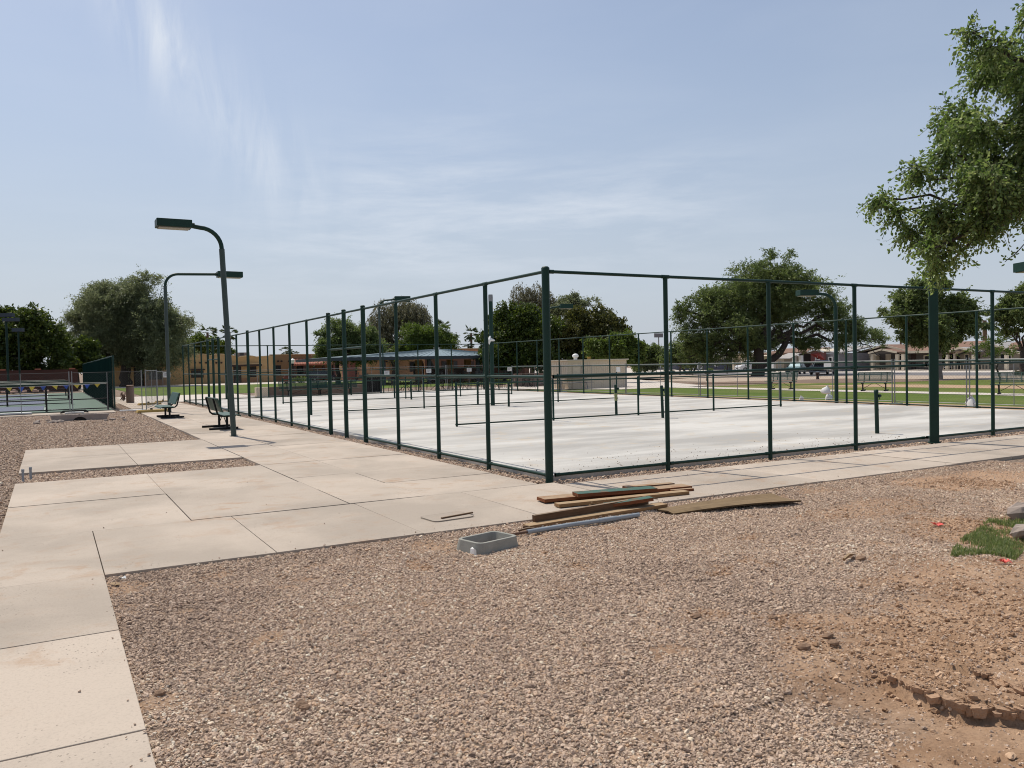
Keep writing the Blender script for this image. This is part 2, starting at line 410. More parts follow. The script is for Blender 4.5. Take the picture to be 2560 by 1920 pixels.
def polydist(x, y, P):
    best = np.full(x.shape, 1e9); side = np.zeros(x.shape); L = len(P)-1; par = np.zeros(x.shape)
    for i in range(L):
        a, b = P[i], P[i+1]; d = b-a; l2 = d@d
        t = np.clip(((x-a[0])*d[0]+(y-a[1])*d[1])/l2, 0, 1); dx = x-a[0]-t*d[0]; dy = y-a[1]-t*d[1]; q = np.hypot(dx, dy)
        m = q < best; best = np.where(m, q, best); side = np.where(m, np.sign(d[0]*dy-d[1]*dx), side); par = np.where(m, (i+t)/L, par)
    return best, side, par
def sstep(a, b, x): t = np.clip((x-a)/(b-a), 0, 1); return t*t*(3-2*t)
def _so(px, py, ax, ay, ang, amt): p = at(px, py, -.05); return (p.x, p.y, ax, ay, ang, amt)
VA = math.pi/2-YAW          # plan angle of the view axis
SOILS = [_so(2480, 1865, .42, .42, 0, 1.0), _so(2560, 1800, .5, .35, 0, 1.0), _so(2470, 1700, .75, .42, VA-1.45, .9), _so(2250, 1640, .5, .18, VA-1.7, .7), _so(2560, 1560, 1.0, .8, 0, .93), _so(2470, 1450, 1.1, .8, 0, .88),
         _so(2060, 1560, .42, .22, VA-1.75, .85), _so(2150, 1590, .35, .16, VA-1.8, .7), _so(2190, 1265, 1.2, .5, 0, .75), _so(2470, 1195, 1.9, .7, 0, .92), _so(2560, 1330, .9, 1.3, 0, .95), _so(2620, 1700, 1.2, 1.2, 0, .95), _so(2350, 1480, .5, .35, 0, .45), _so(2240, 1800, .22, .1, VA-1.2, .6), _so(2440, 1880, .5, .4, 0, 1.0)]
def soil_mask(x, y):
    """bare earth: the right hand side, and a few scuffed patches"""
    dx, dy = x-CAM[0], y-CAM[1]
    dep = dx*_f[0]+dy*_f[1]; rt = dx*_r[0]+dy*_r[1]; s = rt/np.maximum(dep, .5)      # bearing from where the photographer stood
    n = fbm(x, y, 1.0, 0); n2 = fbm(x, y, 2.6, 2)
    m = np.zeros(np.shape(x)); w = (n-.5)*.9+(n2-.5)*.7
    for (cx_, cy_, ax, ay, ang, amt) in SOILS:
        ca, sa = math.cos(ang), math.sin(ang); u = ((x-cx_)*ca+(y-cy_)*sa)/ax; v = (-(x-cx_)*sa+(y-cy_)*ca)/ay
        m = np.maximum(m, amt*sstep(1.25, .55, np.hypot(u, v)+w))
    m = np.maximum(m, sstep(.66, .80, n2+.15*np.exp(-((y+2.75)/.28)**2))*.7)
    return np.clip(m, 0, 1)
def ground_h(x, y):
    z = -.052+(fbm(x, y, .9, 1)-.5)*.05+(fbm(x, y, 3.5, 3)-.5)*.018
    s = soil_mask(x, y); z = z+s*((fbm(x, y, 7, 4)-.5)*.035+(fbm(x, y, 30, 2)-.5)*.012)
    wob = (fbm(x, y, 4, 0)-.5)*.12
    d, sd, par = polydist(x, y, LEDGE); sgn = d*sd+wob*.6
    amp = .085*sstep(.10, .42, par)
    z = z-amp*sstep(.0, -.05, sgn)*np.exp(-np.maximum(-sgn, 0)/.5)
    z = z+amp*.25*np.exp(-(np.maximum(sgn, 0)/.2)**2)*(sgn > 0)
    d2, sd2, par2 = polydist(x, y, LEDGE2); z = z-.055*sstep(.01, -.015, d2*sd2+wob*.4)*np.exp(-d2/.12)
    edge = np.minimum(np.minimum(x-PX0, PX1-x), np.minimum(y-PY0, PY1-y)); k = sstep(0, .45, edge)
    near = sstep(.0, .35, np.minimum(np.abs(-2.36-y)+1e-3, 9)) if True else 1
    z = np.where(y > -2.85, -.028+(z+.028)*sstep(-2.4, -2.85, y), z)
    z = np.where(x < -5.4, -.03+(z+.03)*sstep(-5.84, -5.4, x), z)
    return -.055+(z+.055)*k
def build_ground():
    nx = int((PX1-PX0)/RES)+1; ny = int((PY1-PY0)/RES)+1
    xs = np.linspace(PX0, PX1, nx); ys = np.linspace(PY0, PY1, ny); X, Y = np.meshgrid(xs, ys)
    Z = ground_h(X, Y); SO = soil_mask(X, Y)
    vv = np.stack([X, Y, Z], -1).reshape(-1, 3)
    idx = np.arange(nx*ny).reshape(ny, nx)
    q = np.stack([idx[:-1, :-1], idx[:-1, 1:], idx[1:, 1:], idx[1:, :-1]], -1).reshape(-1, 4)
    Bg = 1500.0; zb = -.055; n0 = len(vv)
    xs2 = [-Bg, PX0, PX1, Bg]; ys2 = [-Bg, PY0, PY1, Bg]
    ov = np.array([(a, b, zb) for b in ys2 for a in xs2]); oq = []
    for j in range(3):
        for i in range(3):
            if i == 1 and j == 1: continue
            oq.append([n0+j*4+i, n0+j*4+i+1, n0+(j+1)*4+i+1, n0+(j+1)*4+i])
    vv = np.concatenate([vv, ov]); q = np.concatenate([q, np.array(oq)])
    me = bpy.data.meshes.new('ground'); me.from_pydata(vv.tolist(), [], q.tolist())
    a = me.attributes.new('soil', 'FLOAT', 'POINT'); a.data.foreach_set('value', np.concatenate([SO.ravel(), np.zeros(16)]).astype(np.float32))
    me.materials.append(GROUND); me.polygons.foreach_set('use_smooth', [True]*len(me.polygons))
    o = bpy.data.objects.new('ground', me); COL.objects.link(o); o['kind'] = 'structure'
build_ground()

def sheet(name, pts, z, mat, thick=None):
    b = MB()
    if thick: b.prism([(p[0], p[1]) for p in pts], 'z', z-thick, z)
    else: b.poly([(p[0], p[1], z) for p in pts])
    o = b.build(name, mat, recalc=bool(thick))
    o['kind'] = 'structure'; return o
def A(px, py): return at(px, py).xy
# lawns, paths, roads beyond the court (all along the court grid)
sheet('lawn', [(-.6, 50.5), (40, 50.5), (40, 84), (-.6, 84)], -.035, LAWN)
sheet('lawn', [(20.3, -20), (27.6, -20), (27.6, 30), (24, 30), (20.6, 36)], -.036, LAWN)
sheet('dirt_strip', [(18.6, -20), (20.9, -20), (20.6, 18), (19.8, 30), (18.6, 37.6)], -.030, DIRT)
sheet('lawn', [(29.4, -30), (48, -30), (48, 30), (29.4, 29)], -.0355, LAWN2)
sheet('lawn', [(35, 47), (41, 46.5), (46, 48.5), (40, 58), (33, 60)], -.0345, LAWN)
sheet('dirt_strip', [(35.5, -30), (39.5, -30), (38.5, 10), (37.6, 22), (33.2, 25), (34.6, 10)], -.029, DIRT)
sheet('gravel_bed', [(48.02, -30), (58, -30), (58, 75), (38, 75), (38, 30.05), (48.02, 30.05)], -.0345, GRAVELFAR)
sheet('shaded_dirt_strip', [(40.5, 24), (48, 22.5), (48, 33), (35.5, 37), (34.5, 34)], -.026, SHADEDIRT)
sheet('park_path', [(27.6, -20), (29.3, -20), (29.4, 30), (27.6, 30)], -.022, ROADPALE)
sheet('park_path', [(24, 30.01), (31, 30.01), (46, 60), (42, 62), (27, 40), (19, 45), (19, 41)], -.0185, ROADPALE)
sheet('pool_apron', [(-3.0, 37.8), (5, 37.8), (5, 50.5), (-3.0, 50.5)], -.02, ROADPALE)
sheet('pool_apron', [(5.02, 38.4), (24, 38.4), (24, 41.2), (5.02, 43.5)], -.0195, ROADPALE)
sheet('club_walk', [(-3.6, 84.02), (60, 84.02), (60, 96), (-3.6, 96)], -.033, ROADPALE)
sheet('street', [(58.02, -60), (69, -60), (69, 200), (58.02, 200)], -.03, ASPHALT)
sheet('street_verge', [(69.02, -60), (120, -60), (120, 200), (69.02, 200)], -.031, ROADPALE)
sheet('side_gravel', [(-3.7, 38), (-3.02, 38), (-3.02, 84), (-3.7, 84)], -.036, GRAVELFAR)

# ---- concrete slabs, each its own piece
pave = MB().box(-9.5, -5.87, -12, -2.37, -.16, -.075).box(-9.5, 30, -2.36, -.42, -.16, -.075).build('path', JOINT); pave['kind'] = 'structure'
walk = MB().box(-6.72, -3.04, -.2, 4.65, -.16, -.075).box(-6.72, -3.04, 6.21, 10.98, -.16, -.075).box(-3.03, -.31, -.2, 37.7, -.16, -.075).build('walkway', JOINT); walk['kind'] = 'structure'
def slab(x0, x1, y0, y1, par):
    g = .004; dz = random.uniform(-.004, .003); tl = [random.uniform(-.003, .003) for _ in range(4)]
    x0 += g; x1 -= g; y0 += g; y1 -= g
    b = MB(); z = dz
    b.hexa([(x0, y0, -.13), (x1, y0, -.13), (x1, y1, -.13), (x0, y1, -.13), (x0, y0, z+tl[0]), (x1, y0, z+tl[1]), (x1, y1, z+tl[2]), (x0, y1, z+tl[3])])
    return b.build('slab', SLAB, par, bevel=.004)
ys = [-12, -10.6, -9.0, -7.38, -5.76, -4.05, -2.37]
for a, b in zip(ys, ys[1:]):
    slab(-7.6, -5.86, a, b, pave); slab(-9.4, -7.6, a, b, pave)
for a, b in ((-9.4, -7.6), (-7.6, -5.86), (-5.86, -4.44), (-4.44, -2.98), (-2.98, -1.52), (-1.52, -.06)): slab(a, b, -2.37, -.21, pave)
x = -.06
while x < 29: slab(x, x+1.5, -2.37, -.42, pave); x += 1.5
for x0, x1 in ((-6.72, -4.87), (-4.87, -3.04)):
    slab(x0, x1, -.2, 2.12, walk); slab(x0, x1, 2.12, 4.65, walk); slab(x0, x1, 6.2, 8.6, walk); slab(x0, x1, 8.6, 11.0, walk)
yl = [-.2, 1.2, 2.6, 4.66, 6.2, 8.0, 9.6, 11.0, 13, 15, 17, 19, 21, 23, 25, 27, 29, 31, 33, 35, 37.6]
for a, b in zip(yl, yl[1:]):
    slab(-3.03, -2.03, a, b, walk); slab(-2.03, -.31, a, b, walk)
b = MB().box(-12, -3.8, 28.25, 30.0, -.12, -.01).build('curb_strip', SLAB); b['kind'] = 'structure'
b = MB().box(-3.03, -2.4, 37.62, 84, -.12, -.012).build('curb_strip', SLAB); b['kind'] = 'structure'
# ---- court pads
pad = MB().prism([(.14, .16), (18.25, .16), (18.25, 37.3), (.14, 37.3)], 'z', -.16, .035).build('court_pad', COURTC, bevel=.012); pad['kind'] = 'structure'
tc = sheet('finished_court', [(-30, 30.6), (-3.78, 30.6), (-3.78, 68), (-30, 68)], .0, COURTGREEN, .1)
for i, (y0, y1) in enumerate(((32.6, 38.6), (41.5, 47.5), (50.5, 56.5), (59.5, 65.5))):
    MB().box(-22, -6.5, y0, y1, .001, .005).build('blue_court_surface', COURTBLUE, tc)
for i in range(6):
    MB().box(-6.45, -6.37, 32.6+i*5.6, 36.8+i*5.6, .001, .006).build('court_line', LINEW, tc)
MB().box(-6.2, -5.9, 33.4, 33.48, .001, .006).build('court_line', LINEW, tc)

# ================================================================== PEBBLES (crushed stone, uncountable)
def pebble_tree():
    t = bpy.data.node_groups.new('pebbles', 'GeometryNodeTree')
    t.interface.new_socket('Geometry', in_out='INPUT', socket_type='NodeSocketGeometry')
    t.interface.new_socket('Geometry', in_out='OUTPUT', socket_type='NodeSocketGeometry')
    n, l = t.nodes, t.links
    gi = n.new('NodeGroupInput'); go = n.new('NodeGroupOutput')
    gti = n.new('GeometryNodeGeometryToInstance')
    for i in range(7):
        ico = n.new('GeometryNodeMeshIcoSphere'); ico.inputs['Radius'].default_value = .5; ico.inputs['Subdivisions'].default_value = 2
        ps = n.new('GeometryNodeInputPosition'); nz = n.new('ShaderNodeTexNoise'); nz.noise_dimensions = '4D'
        nz.inputs['W'].default_value = i*3.7; nz.inputs['Scale'].default_value = 2.1; nz.inputs['Detail'].default_value = 1.5
        l.new(ps.outputs[0], nz.inputs['Vector'])
        sub = n.new('ShaderNodeVectorMath'); sub.operation = 'SUBTRACT'; l.new(nz.outputs['Color'], sub.inputs[0]); sub.inputs[1].default_value = (.5, .5, .5)
        sc = n.new('ShaderNodeVectorMath'); sc.operation = 'SCALE'; l.new(sub.outputs[0], sc.inputs[0]); sc.inputs['Scale'].default_value = 1.15
        sp = n.new('GeometryNodeSetPosition'); l.new(ico.outputs[0], sp.inputs[0]); l.new(sc.outputs[0], sp.inputs['Offset'])
        tr = n.new('GeometryNodeTransform'); l.new(sp.outputs[0], tr.inputs[0]); tr.inputs['Scale'].default_value = (1.0, .72+.05*(i % 3), .5+.06*(i % 4))
        sm = n.new('GeometryNodeSetMaterial'); l.new(tr.outputs[0], sm.inputs[0]); sm.inputs['Material'].default_value = PEBBLE
        ss = n.new('GeometryNodeSetShadeSmooth'); l.new(sm.outputs[0], ss.inputs[0]); ss.inputs['Shade Smooth'].default_value = False
        l.new(ss.outputs[0], gti.inputs[0])
    iop = n.new('GeometryNodeInstanceOnPoints'); iop.inputs['Pick Instance'].default_value = True
    def named(nm, typ):
        a = n.new('GeometryNodeInputNamedAttribute'); a.data_type = typ; a.inputs['Name'].default_value = nm; return a.outputs['Attribute']
    m2p = n.new('GeometryNodeMeshToPoints'); l.new(gi.outputs[0], m2p.inputs[0])
    l.new(m2p.outputs[0], iop.inputs['Points']); l.new(gti.outputs[0], iop.inputs['Instance'])
    l.new(named('variant', 'INT'), iop.inputs['Instance Index']); l.new(named('spin', 'FLOAT_VECTOR'), iop.inputs['Rotation']); l.new(named('size', 'FLOAT'), iop.inputs['Scale'])
    l.new(iop.outputs[0], go.inputs[0]); return t
PT = pebble_tree()
def pebbles(name, label, pts, sizes, tones, tilt=.5):
    n = len(pts); me = bpy.data.meshes.new(name); me.vertices.add(n); me.vertices.foreach_set('co', np.asarray(pts, np.float32).ravel())
    r = np.random.default_rng(n)
    for nm, ty, dt in (('variant', 'INT', r.integers(0, 7, n).astype(np.int32)), ('size', 'FLOAT', np.asarray(sizes, np.float32)), ('tone', 'FLOAT', np.asarray(tones, np.float32))):
        me.attributes.new(nm, ty, 'POINT').data.foreach_set('value', dt)
    sp = np.stack([r.normal(0, tilt, n), r.normal(0, tilt, n), r.random(n)*6.283], -1).astype(np.float32)
    me.attributes.new('spin', 'FLOAT_VECTOR', 'POINT').data.foreach_set('vector', sp.ravel())
    o = bpy.data.objects.new(name, me); COL.objects.link(o); o['kind'] = 'stuff'; tag(o, label, 'gravel')
    md = o.modifiers.new('pebbles', 'NODES'); md.node_group = PT
    return o
def scatter(rng, x0, x1, y0, y1, dens):
    n = int((x1-x0)*(y1-y0)*dens); return rng.uniform(x0, x1, n), rng.uniform(y0, y1, n)
def view_mask(x, y, margin=1.2):
    dx, dy = x-CAM[0], y-CAM[1]; d = dx*_f[0]+dy*_f[1]; r = dx*_r[0]+dy*_r[1]
    return (d > 1.7) & (np.abs(r) < d*.64+margin), d
def tones(rng, n): return np.clip(rng.beta(2.2, 2.4, n)+rng.normal(0, .06, n), 0, 1)
rg = np.random.default_rng(11)
x, y = scatter(rg, -5.86, 7.0, -9.2, -2.37, 7800)
ok, d = view_mask(x, y); dens = np.clip(1.15-(d-3)*.045, .45, 1)
so = soil_mask(x, y); dl, sl_, pl = polydist(x, y, LEDGE)
prob = dens*(1-.90*so**.8); prob = np.where((sl_ < 0) & (dl < .5) & (pl > .3), prob*.35, prob)
# bare fan of earth below the wash, at the lower right corner
rtv = (x-CAM[0])*_r[0]+(y-CAM[1])*_r[1]
ok &= (rg.random(len(x)) < prob)
x, y, d = x[ok], y[ok], d[ok]; n = len(x)
sz = np.clip(rg.lognormal(math.log(.0140), .34, n), .007, .042)*(1+.03*np.clip(d-5, 0, 6))
z = ground_h(x, y)+sz*rg.uniform(-.08, .30, n)
tn = np.clip(tones(rg, n)+(fbm(x, y, .55, 4)-.5)*.45+(fbm(x, y, 2.0, 1)-.5)*.25, 0, 1); warm = soil_mask(x, y); tn = np.clip(tn+.12*warm*(rg.random(n)-.3), 0, 1); sz = sz*(1-.3*warm*rg.random(n)); z = z-warm*sz*.18
pebbles('gravel', 'pinkish brown crushed stone covering the foreground', np.stack([x, y, z], -1), sz, tn)
# crumbled earth on the bare ground
x, y = scatter(rg, -4.5, 5.0, -9.0, -3.0, 2600); ok, d = view_mask(x, y, .8); so = soil_mask(x, y); dl, sl_, pl = polydist(x, y, LEDGE); so = np.where((sl_ < 0) & (dl > .1), so*.35, so); ok &= rg.random(len(x)) < so**1.5*(.3+.7*(fbm(x, y, 2.2, 5) > .48)); x, y = x[ok], y[ok]; n = len(x)
sz = np.clip(rg.lognormal(math.log(.011), .55, n), .005, .05)
pebbles('soil_crumbs', 'crumbled reddish earth strewn over the bare ground', np.stack([x, y, ground_h(x, y)+sz*.12], -1), sz, 2+rg.random(n))
# broken crust hanging over the washed-out edge
def crust(name, label, line, n0, w0, seed):
    q = random.Random(seed); b = MB(); seg = len(line)-1
    for i in range(n0):
        u = (i+q.random())/n0*seg; k_ = min(int(u), seg-1); f = u-k_; p = line[k_]*(1-f)+line[k_+1]*f; d = line[k_+1]-line[k_]; d = d/np.linalg.norm(d); nn = np.array([-d[1], d[0]])
        grow = min(1, .2+u/seg*1.2); r = w0*grow*q.choice((.25, .35, .5, .8, 1.1))*q.uniform(.7, 1.2); o = p+nn*q.gauss(.012, .035)*grow; z = float(ground_h(np.array([p[0]+nn[0]*.07]), np.array([p[1]+nn[1]*.07]))[0])-q.uniform(.008, .03)*grow; th = min(q.uniform(.5, 1.1)*r+.008, .06)
        m = q.randint(7, 11); a0 = q.random()*6; pts = [(o[0]+(d[0]*math.cos(a)*1.15+nn[0]*math.sin(a)*.9)*r*s_, o[1]+(d[1]*math.cos(a)*1.15+nn[1]*math.sin(a)*.9)*r*s_, 0) for a, s_ in ((a0+6.283*j/m, q.uniform(.55, 1.25)) for j in range(m))]
        tl = q.uniform(-.25, .25); t2 = q.uniform(-.2, .12); top = [(x_, y_, z+.004+tl*((x_-o[0])*d[0]+(y_-o[1])*d[1])+t2*((x_-o[0])*nn[0]+(y_-o[1])*nn[1])+q.uniform(-.006, .006)) for x_, y_, _ in pts]; bot = [(o[0]+(x_-o[0])*.75, o[1]+(y_-o[1])*.75, zz-th) for x_, y_, zz in top]
        i0 = len(b.v); b.v += top+bot; b.f.append(tuple(i0+j for j in range(m))); b.f.append(tuple(i0+m+j for j in reversed(range(m)))); b.f += [(i0+j, i0+m+j, i0+m+(j+1) % m, i0+(j+1) % m) for j in range(m)]
    ob = b.build(name, EARTH, None); ob['kind'] = 'stuff'; tag(ob, label, 'soil crust')
EARTH = plain('crusted_earth', (.42, .27, .17), (.29, .18, .11), .97, 5, bdist=.012, bscale=60)
crust('soil_crust', 'broken crust of tan earth over the eroded edge, lower right', LEDGE[1:], 190, .05, 3)
crust('soil_crust', 'short line of cracked earth behind the eroded edge, right side', LEDGE2, 70, .05, 5)
parts = []
for (x0, x1, y0, y1, de) in ((-6.72, -3.04, 4.68, 6.18, 1500), (-12, -6.74, -.1, 28.2, 420), (-6.75, -3.05, 11.0, 28.2, 620), (-.3, .12, .1, 37, 1500), (.0, 18, -.4, .14, 1500), (-3.9, -3.04, 28.2, 38, 500)):
    xx, yy = scatter(rg, x0, x1, y0, y1, de); ok, dd = view_mask(xx, yy, .4); parts.append(np.stack([xx[ok], yy[ok]], -1))
q = np.concatenate(parts); n = len(q); dd = view_mask(q[:, 0], q[:, 1])[1]
sz = np.clip(rg.lognormal(math.log(.026), .3, n), .01, .05)*(1+.018*np.clip(dd-8, 0, 20))
pebbles('gravel', 'grey brown gravel filling the beds beside the walkway', np.stack([q[:, 0], q[:, 1], -.053+sz*rg.uniform(0, .3, n)], -1), sz, tones(rg, n))
# stones spilling over the slab edges
n = 95; u = rg.random(n); x = np.where(u < .6, rg.uniform(-5.8, 6, n), -5.87-rg.exponential(.05, n)); y = np.where(u < .6, -2.36+rg.exponential(.045, n), rg.uniform(-8.5, -2.5, n))
pebbles('spilled_gravel', 'single stones spilled over the edges of the path slabs', np.stack([x, y, np.full(n, .006)], -1), rg.uniform(.006, .018, n), .35+.5*tones(rg, n))
# crumbs kicked onto the concrete
x = np.concatenate([rg.uniform(.2, 9, 330), rg.uniform(-8.5, 4, 60)]); y = np.concatenate([.2+rg.exponential(.7, 330), rg.uniform(-6, 3, 60)]); kk = ~((y < -2.35) & (x > -5.9)); x, y = x[kk], y[kk]
k = y < 12; x, y = x[k], y[k]; n = len(x)
pebbles('loose_stones', 'small loose stones scattered on the concrete slabs', np.stack([x, y, np.where(y > 0, .04, .006)], -1), rg.uniform(.006, .021, n), rg.random(n)*.3)

# ================================================================== COURT FENCE (green frame, mesh removed)
def post(par, x, y, h=3.05, r=.036, loop=False, z0=-.06, mat=None):
    b = MB(); b.tube([(x, y, z0), (x, y, h-.012)], r, 12); b.tube([(x, y, h-.02), (x, y, h), (x, y, h+.014)], [r*1.06, r*1.06, r*.55], 12)
    o = b.build('post', mat or GREEN, par, smooth=True)
    if loop:
        c = MB(); rr = .035
        c.tube([(x+(rr*math.cos(t) if loop == 'x' else 0)+0, y+(rr*math.cos(t) if loop == 'y' else 0), h-.005+rr*math.sin(t)) for t in np.linspace(-.3, math.pi+.3, 9)], .011, 6)
        c.build('loop_cap', GREEN, o, smooth=True)
    return o
def rail(par, p, q, r=.024, name='rail', mat=None):
    p, q = Vector(p), Vector(q); b = MB(); b.tube([p, q], r, 10)
    d = (q-p).normalized()
    for e, s in ((p, 1), (q, -1)): b.tube([e+d*.0*s, e+d*.075*s], r*1.22, 10)       # rail end cups
    return b.build(name, mat or GREEN, par, smooth=True)
HT, HM, HB = 2.99, 1.483, .065
def run(name, label, axis, fixed, pos, thick=(), gaps=(), skip=(), hposts=3.0, bars=(), corner=()):
    f = thing(name, label, 'fence', (fixed, pos[0], 0) if axis == 'y' else (pos[0], fixed, 0), 0, 'tall green frames around the empty court')
    ox, oy = f.location.x, f.location.y
    P = lambda t, z: ((fixed-ox, t-oy, z) if axis == 'y' else (t-ox, fixed-oy, z))
    for i, t in enumerate(pos):
        if i in skip: continue
        th = i in thick; p = P(t, 0)
        post(f, p[0], p[1], 3.06 if th else 2.965, .052 if th else .0365, None if th else ('y' if axis == 'y' else 'x'))
    for i in range(len(pos)-1):
        ra = .055 if i in thick else .0; rb = .055 if i+1 in thick else .0
        a, b = pos[i]+ra, pos[i+1]-rb
        rail(f, P(a, HT), P(b, HT), .024, 'top_rail')
        if i in bars:
            rail(f, P(a+(.0 if ra else .04), 2.13), P(b-(0 if rb else .04), 2.13), .026, 'header_bar')
        else:
            rail(f, P(a+(0 if ra else .037), HM), P(b-(0 if rb else .037), HM), .024, 'mid_rail')
            rail(f, P(a+(0 if ra else .037), HB), P(b-(0 if rb else .037), HB), .024, 'bottom_rail')
    return f
YA = [1.86, 3.82, 5.81, 7.82, 9.2, 10.46, 12.48, 14.35, 16.3, 18.3, 20.2, 22.2, 24.14, 26.0, 27.35, 28.68, 30.5, 32.5, 34.47, 36.47]
fa = run('court_fence', 'long green fence frame with two gate openings running beside the bench walkway', 'y', 0.0, [0.0]+YA,
         thick={4+1-1, 5, 6, 11, 14, 15, 16}, bars={4, 5, 14, 15})
# corner post stands taller and thicker, part of the same run
cpz = MB(); cpz.tube([(0, 0, -.08), (0, 0, 3.03)], .057, 16); cpz.tube([(0, 0, 3.0), (0, 0, 3.04), (0, 0, 3.06)], [.0595, .0595, .04], 16)
for c in list(bpy.data.objects):
    if c.parent == fa and c.name.split('.')[0] == 'post' and abs(sum(v.co.y for v in c.data.vertices)/len(c.data.vertices)) < .2:
        for k in list(bpy.data.objects):
            if k.parent == c: bpy.data.objects.remove(k)
        bpy.data.objects.remove(c)
cpz.build('corner_post', GREEN, fa, smooth=True)
XB = [.062, 2.2, 4.45, 6.65, 8.72, 11.0, 13.3, 15.6, 17.95]
fb = run('court_fence', 'green fence frame across the front of the court behind the lumber pile', 'x', 0.0, XB, skip={0, 4, 8})
YD = [.04]+[2.42+2.345*i for i in range(15)]+[37.3]
fd = run('court_fence', 'green fence frame on the far right side of the court along the lawn', 'y', 18.42, YD, thick={0, 16})
XC = [.06]+[2.3*i for i in range(1, 8)]+[18.3]
fc = run('court_fence', 'green fence frame across the far end of the court before the patio tables', 'x', 37.25, XC, skip={0, 8})

def lowfence(y, x0, x1, n, label):
    f = thing('low_divider_fence', label, 'fence', (x0, y, .035), 0, 'low green divider rails on the court')
    for i in range(n):
        x = (x1-x0)*i/(n-1); b = MB(); b.tube([(x, 0, -.02), (x, 0, 1.16), (x, 0, 1.19)], [.03, .03, .018], 10); b.build('post', GREEN, f, smooth=True)
    b = MB(); b.tube([(0, 0, 1.13), (x1-x0, 0, 1.13)], .021, 8); b.build('top_rail', GREEN, f, smooth=True)
    b = MB(); b.tube([(.0, 0, .055), (x1-x0, 0, .055)], .021, 8); b.build('bottom_rail', DGREEN, f, smooth=True)
    for i in range(n):
        b = MB(); x = (x1-x0)*i/(n-1); b.tube([(x-.035, 0, .055), (x+.035, 0, .055)], .027, 8); b.build('clamp', GREEN, f)
    return f
lowfence(9.72, 3.2, 15.4, 5, 'low green divider rail nearest the front of the court')
lowfence(18.95, 3.2, 15.4, 5, 'low green divider rail crossing the middle of the court')
lowfence(28.3, 3.2, 15.4, 5, 'low green divider rail nearest the far end of the court')
s = thing('gate_stub_post', 'short green post standing just inside the path-side gate', 'post', (1.7, 18.3, .035)); b = MB(); b.tube([(0, 0, -.02), (0, 0, 1.25), (0, 0, 1.28)], [.04, .04, .025], 10); b.build('post', GREEN, s, smooth=True)

def netpost(x, y, label, tape=False):
    t = thing('net_post', label, 'net post', (x, y, .035), 0, 'green net posts without nets'); t.rotation_euler = (random.uniform(-.02, .02), random.uniform(-.02, .02), 0)
    b = MB(); b.tube([(0, 0, -.02), (0, 0, .88)], .042, 12); b.tube([(0, 0, .86), (0, 0, .92), (0, 0, .935)], [.047, .047, .03], 12); b.build('post', DGREEN, t, smooth=True)
    b = MB(); b.tube([(.03, -.03, .80), (.09, -.03, .80)], .035, 10); b.tube([(.07, -.03, .8), (.07, -.03, .72)], .008, 5); b.build('winch', DGREEN, t, smooth=True)
    b = MB(); b.tube([(.042, 0, .5), (.075, 0, .5)], .012, 6); b.build('hook', GALV, t, smooth=True)
    if tape:
        b = MB(); b.tube([(0, 0, .42), (0, 0, .66)], .048, 12)
        for i in range(14): a = random.random()*6.28; r = random.uniform(.06, .1); z = random.uniform(.4, .62); b.tube([(0, 0, z), (r*math.cos(a), r*math.sin(a), z+random.uniform(-.05, .05))], .006, 4)
        b.build('tape_wrap', GREENTAP, t)
    return t
NL = {1.36: 'net post nearest the square light pole at the front of the court', 8.35: 'net post just before the nearest low divider rail, leaning slightly',
      10.56: 'net post wrapped in mustard tape just past the nearest low divider rail', 17.4: 'net post just in front of the capped round pole mid court',
      20.0: 'net post just behind the capped round pole mid court', 27.1: 'net post just before the far low divider rail',
      29.3: 'net post just past the far low divider rail', 36.2: 'net post farthest back beside the end fence'}
for y, l in NL.items(): netpost(9.1, y, 'green '+l, y == 10.56)

# pole without a lamp in the middle of the court
t = thing('capped_pole', 'round green pole with a silver wrapped top and white rag, middle of the court', 'pole', (9.1, 18.7, .035))
b = MB(); b.tube([(0, 0, -.05), (0, 0, 4.13)], .085, 14); b.build('pole', GREEN, t, smooth=True)
b = MB(); b.tube([(0, 0, 4.13), (0, 0, 4.28), (0, 0, 4.4)], [.088, .092, .086], 14); b.build('wrapped_top', GALV, t, smooth=True)
b = MB(); b.tube([(-.08, -.06, 2.75), (-.16, -.1, 2.6), (-.14, -.08, 2.42)], [.03, .09, .01], 6); b.tube([(-.1, -.08, 2.62), (.09, -.1, 2.58)], [.08, .03], 6); b.build('rag', PAPER, t)
# square steel light pole at the front
t = thing('square_light_pole', 'tall square green steel pole in the front fence line, top hidden in leaves', 'light pole', (8.75, -.16, 0), R(38))
h = .08; b = MB(); b.box(-h, h, -h, h, -.1, 4.3); b.build('pole', GREEN, t, bevel=.015)
b = MB(); b.box(-.11, .11, -.11, .11, -.1, -.01); b.build('base_plate', GREEN, t, bevel=.006)
b = MB(); b.box(-h-.006, -h+.004, -.05, .05, .50, .56); b.build('hand_hole_cover', GREEN, t)
b = MB(); b.box(-h-.01, h+.01, -h-.01, h+.01, 4.302, 4.33); b.build('pole_cap', GREEN, t, bevel=.004)

